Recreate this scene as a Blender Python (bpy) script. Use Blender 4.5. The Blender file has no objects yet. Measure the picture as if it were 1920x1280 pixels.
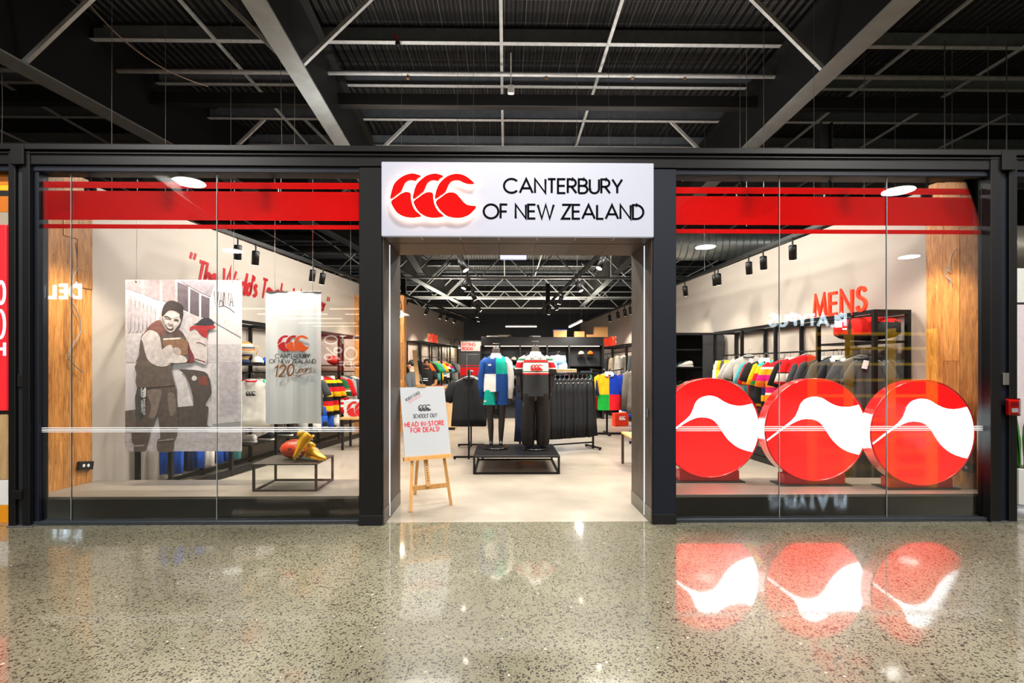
import bpy, bmesh, math, random
from mathutils import Vector, Matrix
random.seed(7)
S = bpy.context.scene
COL = S.collection
PI = math.pi
# ------------------------------------------------------------------ camera, world, exposure
FPX, CXP, HYP, CAMH, YAW = 955.0, 960.0, 690.0, 1.5, math.radians(0.84)
cam_d = bpy.data.cameras.new('camera'); cam = bpy.data.objects.new('camera', cam_d); COL.objects.link(cam)
cam.location = (0, 0, CAMH); cam.rotation_euler = (PI/2, 0, -YAW)
cam_d.sensor_width = 36; cam_d.lens = FPX/1920*36; cam_d.shift_y = (HYP-640)/1920; cam_d.clip_end = 200
S.camera = cam
S.view_settings.view_transform = 'Standard'; S.view_settings.look = 'None'
S.view_settings.gamma = 1; S.view_settings.use_curve_mapping = False
S.view_settings.exposure = 0.0
S.cycles.max_bounces = 6; S.cycles.diffuse_bounces = 3; S.cycles.glossy_bounces = 3; S.cycles.transmission_bounces = 4
S.cycles.transparent_max_bounces = 14; S.cycles.caustics_reflective = False; S.cycles.caustics_refractive = False
S.cycles.sample_clamp_indirect = 6; S.cycles.adaptive_threshold = .02
W = bpy.data.worlds.new('world'); S.world = W; W.use_nodes = True
W.node_tree.nodes['Background'].inputs[0].default_value = (.80, .86, 1, 1)
W.node_tree.nodes['Background'].inputs[1].default_value = 0.12

def at(px, py, Y):
    """world point seen at pixel px,py on the plane y = Y"""
    dx = (px-CXP)/FPX; dz = (HYP-py)/FPX
    d = Vector((math.sin(YAW)+dx*math.cos(YAW), math.cos(YAW)-dx*math.sin(YAW), dz))
    return Vector((0, 0, CAMH)) + d*(Y/d.y)
def X(px, Y): return at(px, HYP, Y).x
def Z(py, Y, px=960): return at(px, py, Y).z

def light(kind, name, loc, power, color=(1, 1, 1), parent=None, **kw):
    l = bpy.data.lights.new(name, kind); l.energy = power; l.color = color
    aim = kw.pop('aim', None); rot = kw.pop('rot', None)
    for k, v in kw.items(): setattr(l, k, v)
    o = bpy.data.objects.new(name, l); COL.objects.link(o); o.location = loc
    if aim is not None: o.rotation_euler = (Vector(aim)-Vector(loc)).to_track_quat('-Z', 'Y').to_euler()
    if rot is not None: o.rotation_euler = rot
    return o
# light levels of the fittings built further down
MALL_W, STORE_W, SPOT_W, DRUM_E = 310, 120, 105, 8

# ------------------------------------------------------------------ materials
def lin(c):
    if isinstance(c, str):
        c = c.lstrip('#'); c = [int(c[i:i+2], 16)/255 for i in (0, 2, 4)]
        c = [x/12.92 if x <= .04045 else ((x+.055)/1.055)**2.4 for x in c]
    return (c[0], c[1], c[2], 1)
MC = {}
def nt_new(name):
    m = bpy.data.materials.new(name); m.use_nodes = True
    nt = m.node_tree; b = nt.nodes['Principled BSDF']
    return m, nt, b
def N(nt, t, **kw):
    n = nt.nodes.new(t)
    for k, v in kw.items():
        if k.startswith('i_'): n.inputs[k[2:].replace('_', ' ')].default_value = v
        else: setattr(n, k, v)
    return n
def mat(name, c, rough=.5, metal=0, em=0, emc=None, spec=.5, coat=0, noise=0, nscale=20, bump=0, coat_rough=.05):
    if name in MC: return MC[name]
    m, nt, b = nt_new(name)
    b.inputs['Base Color'].default_value = lin(c); b.inputs['Roughness'].default_value = rough
    b.inputs['Metallic'].default_value = metal; b.inputs['Specular IOR Level'].default_value = spec
    b.inputs['Coat Weight'].default_value = coat; b.inputs['Coat Roughness'].default_value = coat_rough
    if em:
        b.inputs['Emission Color'].default_value = lin(emc or c); b.inputs['Emission Strength'].default_value = em
    if noise or bump:
        tc = N(nt, 'ShaderNodeTexCoord'); nz = N(nt, 'ShaderNodeTexNoise', i_Scale=nscale, i_Detail=4.0)
        nt.links.new(tc.outputs['Object'], nz.inputs['Vector'])
        if noise:
            mx = N(nt, 'ShaderNodeMix', data_type='RGBA', blend_type='MULTIPLY')
            mx.inputs[0].default_value = 1
            mr = N(nt, 'ShaderNodeMapRange'); mr.inputs[1].default_value = .25; mr.inputs[2].default_value = .75
            mr.inputs[3].default_value = 1-noise; mr.inputs[4].default_value = 1+noise*.3
            nt.links.new(nz.outputs[0], mr.inputs[0])
            mx.inputs[6].default_value = lin(c); nt.links.new(mr.outputs[0], mx.inputs[7])
            nt.links.new(mx.outputs[2], b.inputs['Base Color'])
        if bump:
            bp = N(nt, 'ShaderNodeBump', i_Strength=bump, i_Distance=.01)
            nt.links.new(nz.outputs[0], bp.inputs['Height']); nt.links.new(bp.outputs[0], b.inputs['Normal'])
    MC[name] = m; return m
def cloth(c, name=None):
    return mat('cloth_'+(name or str(c)), c, .85, noise=.25, nscale=9, bump=.25, spec=.2)
def stripes(name, stops, axis=2, zlo=-.75, zhi=0):
    """fabric with woven stripes along the garment's own height"""
    if name in MC: return MC[name]
    m, nt, b = nt_new(name); b.inputs['Roughness'].default_value = .85; b.inputs['Specular IOR Level'].default_value = .2
    tc = N(nt, 'ShaderNodeTexCoord'); sp = N(nt, 'ShaderNodeSeparateXYZ'); nt.links.new(tc.outputs['Object'], sp.inputs[0])
    mr = N(nt, 'ShaderNodeMapRange'); mr.inputs[1].default_value = zlo; mr.inputs[2].default_value = zhi
    nt.links.new(sp.outputs[axis], mr.inputs[0])
    r = N(nt, 'ShaderNodeValToRGB'); r.color_ramp.interpolation = 'CONSTANT'
    e = r.color_ramp.elements
    while len(e) > 1: e.remove(e[-1])
    e[0].position = stops[0][0]; e[0].color = lin(stops[0][1])
    for p, c in stops[1:]:
        k = e.new(p); k.color = lin(c)
    nt.links.new(mr.outputs[0], r.inputs[0]); nt.links.new(r.outputs[0], b.inputs['Base Color'])
    MC[name] = m; return m
def wood(name, c1, c2, scale=3, rough=.45, axis='Z', spec=.4, knots=True):
    if name in MC: return MC[name]
    m, nt, b = nt_new(name); b.inputs['Roughness'].default_value = rough; b.inputs['Specular IOR Level'].default_value = spec
    tc = N(nt, 'ShaderNodeTexCoord'); mp = N(nt, 'ShaderNodeMapping')
    st = {'Z': (1, 1, .12), 'X': (.12, 1, 1), 'Y': (1, .12, 1)}[axis]
    mp.inputs['Scale'].default_value = st
    oi = N(nt, 'ShaderNodeObjectInfo')
    ad = N(nt, 'ShaderNodeVectorMath', operation='ADD')
    ms = N(nt, 'ShaderNodeMath', operation='MULTIPLY'); ms.inputs[1].default_value = 37
    nt.links.new(oi.outputs['Random'], ms.inputs[0])
    nt.links.new(tc.outputs['Object'], mp.inputs[0]); nt.links.new(mp.outputs[0], ad.inputs[0]); nt.links.new(ms.outputs[0], ad.inputs[1])
    nz = N(nt, 'ShaderNodeTexNoise', i_Scale=scale*5, i_Detail=6.0, i_Roughness=.65, i_Distortion=1.6)
    nt.links.new(ad.outputs[0], nz.inputs['Vector'])
    r = N(nt, 'ShaderNodeValToRGB'); e = r.color_ramp.elements
    e[0].position = .3; e[0].color = lin(c2); e[1].position = .68; e[1].color = lin(c1)
    nt.links.new(nz.outputs[0], r.inputs[0])
    hv = N(nt, 'ShaderNodeHueSaturation')
    mv = N(nt, 'ShaderNodeMapRange'); mv.inputs[3].default_value = .7; mv.inputs[4].default_value = 1.2
    nt.links.new(oi.outputs['Random'], mv.inputs[0]); nt.links.new(mv.outputs[0], hv.inputs['Value'])
    nt.links.new(r.outputs[0], hv.inputs['Color']); nt.links.new(hv.outputs[0], b.inputs['Base Color'])
    bp = N(nt, 'ShaderNodeBump', i_Strength=.35, i_Distance=.004); nt.links.new(nz.outputs[0], bp.inputs['Height'])
    nt.links.new(bp.outputs[0], b.inputs['Normal'])
    MC[name] = m; return m
def terrazzo():
    m, nt, b = nt_new('polished_aggregate_concrete')
    tc = N(nt, 'ShaderNodeTexCoord')
    L = nt.links.new
    nz = N(nt, 'ShaderNodeTexNoise', i_Scale=.9, i_Detail=5.0); L(tc.outputs['Object'], nz.inputs['Vector'])
    base = N(nt, 'ShaderNodeValToRGB'); e = base.color_ramp.elements
    e[0].position = .3; e[0].color = lin('#6e6a57'); e[1].position = .7; e[1].color = lin('#8c8872')
    L(nz.outputs[0], base.inputs[0])
    cur = base.outputs[0]
    def chips(scale, size, keep, col, cur):
        wz = N(nt, 'ShaderNodeTexNoise', i_Scale=scale*.9, i_Detail=1.0); L(tc.outputs['Object'], wz.inputs['Vector'])
        mxv = N(nt, 'ShaderNodeVectorMath', operation='MULTIPLY_ADD'); mxv.inputs[1].default_value = (.6/scale,)*3
        L(wz.outputs[1], mxv.inputs[0]); L(tc.outputs['Object'], mxv.inputs[2])
        v = N(nt, 'ShaderNodeTexVoronoi', i_Scale=scale); L(mxv.outputs[0], v.inputs['Vector'])
        sc = N(nt, 'ShaderNodeSeparateColor'); L(v.outputs['Color'], sc.inputs[0])
        s1 = N(nt, 'ShaderNodeMath', operation='MULTIPLY'); s1.inputs[1].default_value = size; L(sc.outputs[0], s1.inputs[0])
        lt = N(nt, 'ShaderNodeMath', operation='LESS_THAN'); L(v.outputs['Distance'], lt.inputs[0]); L(s1.outputs[0], lt.inputs[1])
        gt = N(nt, 'ShaderNodeMath', operation='GREATER_THAN'); gt.inputs[1].default_value = 1-keep; L(sc.outputs[1], gt.inputs[0])
        ml = N(nt, 'ShaderNodeMath', operation='MULTIPLY'); L(lt.outputs[0], ml.inputs[0]); L(gt.outputs[0], ml.inputs[1])
        mx = N(nt, 'ShaderNodeMix', data_type='RGBA'); L(ml.outputs[0], mx.inputs[0]); L(cur, mx.inputs[6])
        mx.inputs[7].default_value = lin(col); return mx.outputs[2]
    cur = chips(105, .62, .75, '#4a4636', cur)
    cur = chips(72, .60, .55, '#1d1b13', cur)
    cur = chips(40, .42, .25, '#343226', cur)
    cur = chips(30, .22, .10, '#cfcabb', cur)
    L(cur, b.inputs['Base Color'])
    b.inputs['Roughness'].default_value = .36; b.inputs['Specular IOR Level'].default_value = .5
    b.inputs['Coat Weight'].default_value = 1; b.inputs['Coat Roughness'].default_value = .055; b.inputs['Coat IOR'].default_value = 1.55
    return m
def concrete(name, c1, c2, rough=.35):
    m, nt, b = nt_new(name); L = nt.links.new
    tc = N(nt, 'ShaderNodeTexCoord'); nz = N(nt, 'ShaderNodeTexNoise', i_Scale=1.7, i_Detail=8.0, i_Roughness=.6)
    L(tc.outputs['Object'], nz.inputs['Vector'])
    r = N(nt, 'ShaderNodeValToRGB'); e = r.color_ramp.elements
    e[0].position = .3; e[0].color = lin(c1); e[1].position = .7; e[1].color = lin(c2)
    L(nz.outputs[0], r.inputs[0]); L(r.outputs[0], b.inputs['Base Color']); b.inputs['Roughness'].default_value = rough
    MC[name] = m; return m
def glass(name, tint=(1, 1, 1, 1), refl=1.0):
    m = bpy.data.materials.new(name); m.use_nodes = True; nt = m.node_tree; nt.nodes.clear(); L = nt.links.new
    o = N(nt, 'ShaderNodeOutputMaterial'); t = N(nt, 'ShaderNodeBsdfTransparent'); t.inputs[0].default_value = tint
    g = N(nt, 'ShaderNodeBsdfGlossy'); g.inputs['Roughness'].default_value = .005
    f = N(nt, 'ShaderNodeFresnel', i_IOR=1.42); mx = N(nt, 'ShaderNodeMixShader')
    ml = N(nt, 'ShaderNodeMath', operation='MULTIPLY'); ml.inputs[1].default_value = refl
    L(f.outputs[0], ml.inputs[0]); L(ml.outputs[0], mx.inputs[0])
    L(t.outputs[0], mx.inputs[1]); L(g.outputs[0], mx.inputs[2]); L(mx.outputs[0], o.inputs[0])
    MC[name] = m; return m
def deck_mat():
    m, nt, b = nt_new('black_roof_deck'); L = nt.links.new
    tc = N(nt, 'ShaderNodeTexCoord'); wv = N(nt, 'ShaderNodeTexWave', i_Scale=2.6, bands_direction='X'); L(tc.outputs['Object'], wv.inputs['Vector'])
    bp = N(nt, 'ShaderNodeBump', i_Strength=1.0, i_Distance=.06); L(wv.outputs[0], bp.inputs['Height']); L(bp.outputs[0], b.inputs['Normal'])
    # fine safety mesh printed as hair lines
    br = N(nt, 'ShaderNodeTexBrick', offset=0.0, i_Scale=1.0); br.inputs['Mortar Size'].default_value = .004
    br.inputs['Brick Width'].default_value = .30; br.inputs['Row Height'].default_value = .45
    br.inputs['Color1'].default_value = lin('#0c0c0d'); br.inputs['Color2'].default_value = lin('#101011'); br.inputs['Mortar'].default_value = lin('#4d4d4d')
    L(tc.outputs['Object'], br.inputs['Vector']); L(br.outputs[0], b.inputs['Base Color']); b.inputs['Roughness'].default_value = .6
    return m

def vinyl(name, c):
    m, nt, b = nt_new(name); b.inputs['Base Color'].default_value = lin(c); b.inputs['Roughness'].default_value = .45
    t = N(nt, 'ShaderNodeBsdfTranslucent'); t.inputs[0].default_value = lin(c); mx = N(nt, 'ShaderNodeMixShader'); mx.inputs[0].default_value = .5
    o = nt.nodes['Material Output']; nt.links.new(b.outputs[0], mx.inputs[1]); nt.links.new(t.outputs[0], mx.inputs[2]); nt.links.new(mx.outputs[0], o.inputs[0])
    MC[name] = m; return m
BLACK = mat('black_powdercoat', '#08080a', .45, spec=.3, noise=.2, nscale=60)
BLACK2 = mat('black_matte', '#0c0c0e', .6, spec=.3)
FRAMEB = mat('blue_black_panel', '#0c1220', .5, spec=.3, noise=.25, nscale=180)
CHANNEL = mat('grey_steel_channel', '#2c2f33', .4, .4)
GALV = mat('galvanised_steel', '#c3c8ca', .45, .3, noise=.25, nscale=12)
GALVD = mat('dull_purlin_steel', '#77808a', .5, .2, noise=.25, nscale=10)
FLANGE = mat('grey_painted_steel', '#8a9091', .5, .1, noise=.2, nscale=5)
WEB = mat('black_painted_beam', '#0b0b0c', .55)
WHITEP = mat('white_wall_paint', '#b5aaa0', .6, noise=.06, nscale=1.2)
CHAR = mat('charcoal_wall_paint', '#2e3135', .6, noise=.1, nscale=2)
RED = vinyl('red_vinyl', '#fa070c')
REDG = mat('red_gloss', '#c9120f', .22, coat=.6)
OFFW = mat('white_print', '#e9ebee', .4)
INK = mat('black_ink', '#15161a', .5)
REDINK = mat('red_ink', '#c8121a', .5)
STEEL = mat('brushed_steel', '#a7a9aa', .3, .9)
CHROME = mat('chrome', '#c9cbcc', .12, 1)
OAK = wood('reclaimed_oak', '#dc9a52', '#8a5222', 4.5, .42)
DARKW = wood('dark_stained_oak', '#4c4138', '#28211c', 3, .45)
DARKWX = wood('dark_stained_oak_soffit', '#5a4a3b', '#32281f', 3, .45, 'X')
PALEW = wood('pale_ply', '#dcb98a', '#c29a66', 3, .5)
BEECH = wood('beech', '#e0ad6c', '#c98f4d', 3, .45)
GLASS = glass('shopfront_glass', (.97, .985, .98, 1), 1.25)
CARD = mat('cardboard', '#b07f4a', .8, noise=.15)
WHITE = mat('white_plastic', '#e6e6e4', .4)
LAMP_ON = mat('lamp_glow', '#ffffff', .4, em=14, emc='#fff1dc')
PEND_ON = mat('pendant_glow', '#ffffff', .4, em=9, emc='#fffaf0')

# ------------------------------------------------------------------ mesh building
class MB:
    def __init__(s): s.v = []; s.f = []; s.m = []; s.cur = 0
    def add(s, vs, fs):
        o = len(s.v); s.v += [Vector(v) for v in vs]
        s.f += [tuple(i+o for i in f) for f in fs]; s.m += [s.cur]*len(fs); return s
    def box(s, x0, x1, y0, y1, z0, z1, M=None):
        vs = [Vector((x, y, z)) for z in (z0, z1) for y in (y0, y1) for x in (x0, x1)]
        if M: vs = [M @ v for v in vs]
        return s.add(vs, [(0, 2, 3, 1), (4, 5, 7, 6), (0, 1, 5, 4), (2, 6, 7, 3), (0, 4, 6, 2), (1, 3, 7, 5)])
    def cbox(s, x0, x1, y0, y1, z0, z1, c=.004, M=None):
        """box with chamfered edges"""
        vs = []; fs = []
        bm = bmesh.new(); bmesh.ops.create_cube(bm, size=1)
        for v in bm.verts: v.co = Vector((x0+(v.co.x+.5)*(x1-x0), y0+(v.co.y+.5)*(y1-y0), z0+(v.co.z+.5)*(z1-z0)))
        c = min(c, .45*min(x1-x0, y1-y0, z1-z0))
        bmesh.ops.bevel(bm, geom=bm.edges[:], offset=c, segments=1, affect='EDGES')
        bm.verts.index_update()
        vs = [(M @ v.co if M else v.co.copy()) for v in bm.verts]; fs = [tuple(v.index for v in f.verts) for f in bm.faces]; bm.free()
        return s.add(vs, fs)
    def bar(s, p, q, w, h, up=(0, 0, 1)):
        p = Vector(p); q = Vector(q); d = (q-p); d.normalize(); u = Vector(up)
        if abs(d.dot(u)) > .98: u = Vector((0, 1, 0))
        r = d.cross(u).normalized(); u = r.cross(d)
        vs = []
        for c in (p, q):
            for a, b in ((-1, -1), (1, -1), (1, 1), (-1, 1)): vs.append(c+r*a*w/2+u*b*h/2)
        return s.add(vs, [(0, 1, 2, 3), (7, 6, 5, 4), (0, 4, 5, 1), (1, 5, 6, 2), (2, 6, 7, 3), (3, 7, 4, 0)])
    def loft(s, rings, caps=True):
        n = len(rings[0]); vs = [v for r in rings for v in r]; fs = []
        for i in range(len(rings)-1):
            for j in range(n):
                a = i*n+j; b = i*n+(j+1) % n; fs.append((a, b, b+n, a+n))
        if caps: fs.append(tuple(range(n-1, -1, -1))); fs.append(tuple((len(rings)-1)*n+j for j in range(n)))
        return s.add(vs, fs)
    def ell(s, specs, n=16, caps=True, fold=0, k=5, ph=0, e=2.0):
        """stack of horizontal ellipses (cx,cy,z,rx,ry)"""
        rings = []
        for i, (cx, cy, z, rx, ry) in enumerate(specs):
            r = []
            for j in range(n):
                a = 2*PI*j/n; ca, sa = math.cos(a), math.sin(a)
                if e != 2.0:
                    ca = math.copysign(abs(ca)**(2/e), ca); sa = math.copysign(abs(sa)**(2/e), sa)
                t = i/max(1, len(specs)-1)
                w = fold*(1-t)*math.sin(k*a+ph+i*.35)
                r.append(Vector((cx+ca*(rx+w*.5), cy+sa*(ry+w), z)))
            rings.append(r)
        return s.loft(rings, caps)
    def tube(s, pts, rad, n=8, flat=1.0, caps=True, up=(0, 1, 0)):
        pts = [Vector(p) for p in pts]
        if not hasattr(rad, '__len__'): rad = [rad]*len(pts)
        rings = []
        for i, p in enumerate(pts):
            d = (pts[min(i+1, len(pts)-1)]-pts[max(i-1, 0)]).normalized(); u = Vector(up)
            if abs(d.dot(u)) > .98: u = Vector((1, 0, 0))
            r = d.cross(u).normalized(); u = r.cross(d).normalized()
            rings.append([p+r*math.cos(2*PI*j/n)*rad[i]+u*math.sin(2*PI*j/n)*rad[i]*flat for j in range(n)])
        return s.loft(rings, caps)
    def sphere(s, c, rx, ry, rz, n=14, m=8):
        rings = []
        for i in range(m+1):
            a = -PI/2+PI*i/m; a = max(-PI/2+.06, min(PI/2-.06, a))
            rings.append([Vector((c[0]+rx*math.cos(a)*math.cos(2*PI*j/n), c[1]+ry*math.cos(a)*math.sin(2*PI*j/n), c[2]+rz*math.sin(a))) for j in range(n)])
        return s.loft(rings)
    def poly(s, pts, fr, d=.002, off=0):
        """flat shape pts (u,v) in frame fr, thickness d along the frame's normal"""
        n = len(pts); O, U, V, Nn = fr
        a = [O+U*p[0]+V*p[1]+Nn*(off+d) for p in pts]; b = [O+U*p[0]+V*p[1]+Nn*off for p in pts]
        return s.add(a+b, [tuple(range(n)), tuple(range(2*n-1, n-1, -1))]+[(i, i+n, (i+1) % n+n, (i+1) % n) for i in range(n)])
    def ribbon(s, pts, w, fr, d=.002, off=0):
        P = [Vector((p[0], p[1])) for p in pts]; n = len(P)
        closed = n > 3 and (P[0]-P[-1]).length < 1e-5
        if closed: P = P[:-1]; n -= 1
        Lf, Rt = [], []
        for i in range(n):
            a = P[i-1] if (i > 0 or closed) else None; b = P[(i+1) % n] if (i < n-1 or closed) else None
            d1 = (P[i]-a).normalized() if a is not None else None; d2 = (b-P[i]).normalized() if b is not None else None
            if d1 is None: d1 = d2
            if d2 is None: d2 = d1
            t = d1+d2
            t = t.normalized() if t.length > 1e-4 else d1
            nn = Vector((-t.y, t.x)); c = max(.45, abs(nn.dot(Vector((-d1.y, d1.x)))))
            ww = (w[i] if hasattr(w, '__len__') else w)
            Lf.append(P[i]+nn*ww/2/c); Rt.append(P[i]-nn*ww/2/c)
        O, U, V, Nn = fr; vs = []
        for q in (off+d, off):
            vs += [O+U*p.x+V*p.y+Nn*q for p in Lf]+[O+U*p.x+V*p.y+Nn*q for p in Rt]
        fs = []; m = 2*n
        for i in range(n if closed else n-1):
            j = (i+1) % n
            fs += [(i, n+i, n+j, j), (m+i, m+j, m+n+j, m+n+i), (i, j, m+j, m+i), (n+i, m+n+i, m+n+j, n+j)]
        if not closed: fs += [(0, m, m+n, n), (n-1, 2*n-1, m+2*n-1, m+n-1)]
        return s.add(vs, fs)
    def mesh(s, name, mats, smooth=False):
        me = bpy.data.meshes.new(name); me.from_pydata([tuple(v) for v in s.v], [], s.f)
        for m in (mats if isinstance(mats, (list, tuple)) else [mats]): me.materials.append(m)
        if any(s.m): me.polygons.foreach_set('material_index', s.m)
        if smooth: me.polygons.foreach_set('use_smooth', [True]*len(s.f))
        me.update(); return me
    def build(s, name, mats, parent=None, smooth=False, world=False, **tags):
        if parent is not None and world:
            M = (Matrix.Translation(parent.location) @ parent.rotation_euler.to_matrix().to_4x4()).inverted(); s.v = [M @ v for v in s.v]
        loc = Vector()
        if parent is None:
            xs = [v.x for v in s.v]; ys = [v.y for v in s.v]; zs = [v.z for v in s.v]
            loc = Vector(((min(xs)+max(xs))/2, (min(ys)+max(ys))/2, min(zs))); s.v = [v-loc for v in s.v]
        o = bpy.data.objects.new(name, s.mesh(name, mats, smooth)); COL.objects.link(o); o.location = loc
        if parent is not None: o.parent = parent
        if tags: tag(o, **tags)
        return o
def tag(o, label=None, cat=None, group=None, kind=None):
    if label: o['label'] = label
    if cat: o['category'] = cat
    if group: o['group'] = group
    if kind: o['kind'] = kind
    return o
def thing(name, label, cat, loc=(0, 0, 0), rz=0, group=None):
    o = bpy.data.objects.new(name, None); COL.objects.link(o); o.location = loc; o.rotation_euler = (0, 0, rz); o.empty_display_size = .1
    return tag(o, label, cat, group)
def place(me, name, parent, mats=None, loc=(0, 0, 0), rot=(0, 0, 0), scale=(1, 1, 1)):
    """another object on shared mesh data, with its own material"""
    o = bpy.data.objects.new(name, me); COL.objects.link(o); o.location = loc; o.rotation_euler = rot; o.scale = scale
    if parent is not None: o.parent = parent
    if mats is not None:
        for i, m in enumerate(mats if isinstance(mats, (list, tuple)) else [mats]):
            o.material_slots[i].link = 'OBJECT'; o.material_slots[i].material = m
    return o
def frame(O, U, V):
    O = Vector(O); U = Vector(U).normalized(); V = Vector(V).normalized(); return (O, U, V, U.cross(V).normalized())
def cr(pts, n=6, closed=True):
    """smooth curve through pts"""
    out = []; m = len(pts)
    for i in range(m if closed else m-1):
        g = lambda k: Vector(pts[k % m]) if closed else Vector(pts[max(0, min(m-1, k))])
        p0, p1, p2, p3 = g(i-1), g(i), g(i+1), g(i+2)
        for j in range(n):
            t = j/n
            out.append(.5*((2*p1)+(p2-p0)*t+(2*p0-5*p1+4*p2-p3)*t*t+(3*p1-p0-3*p2+p3)*t*t*t))
    if not closed: out.append(Vector(pts[-1]))
    return out
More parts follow.
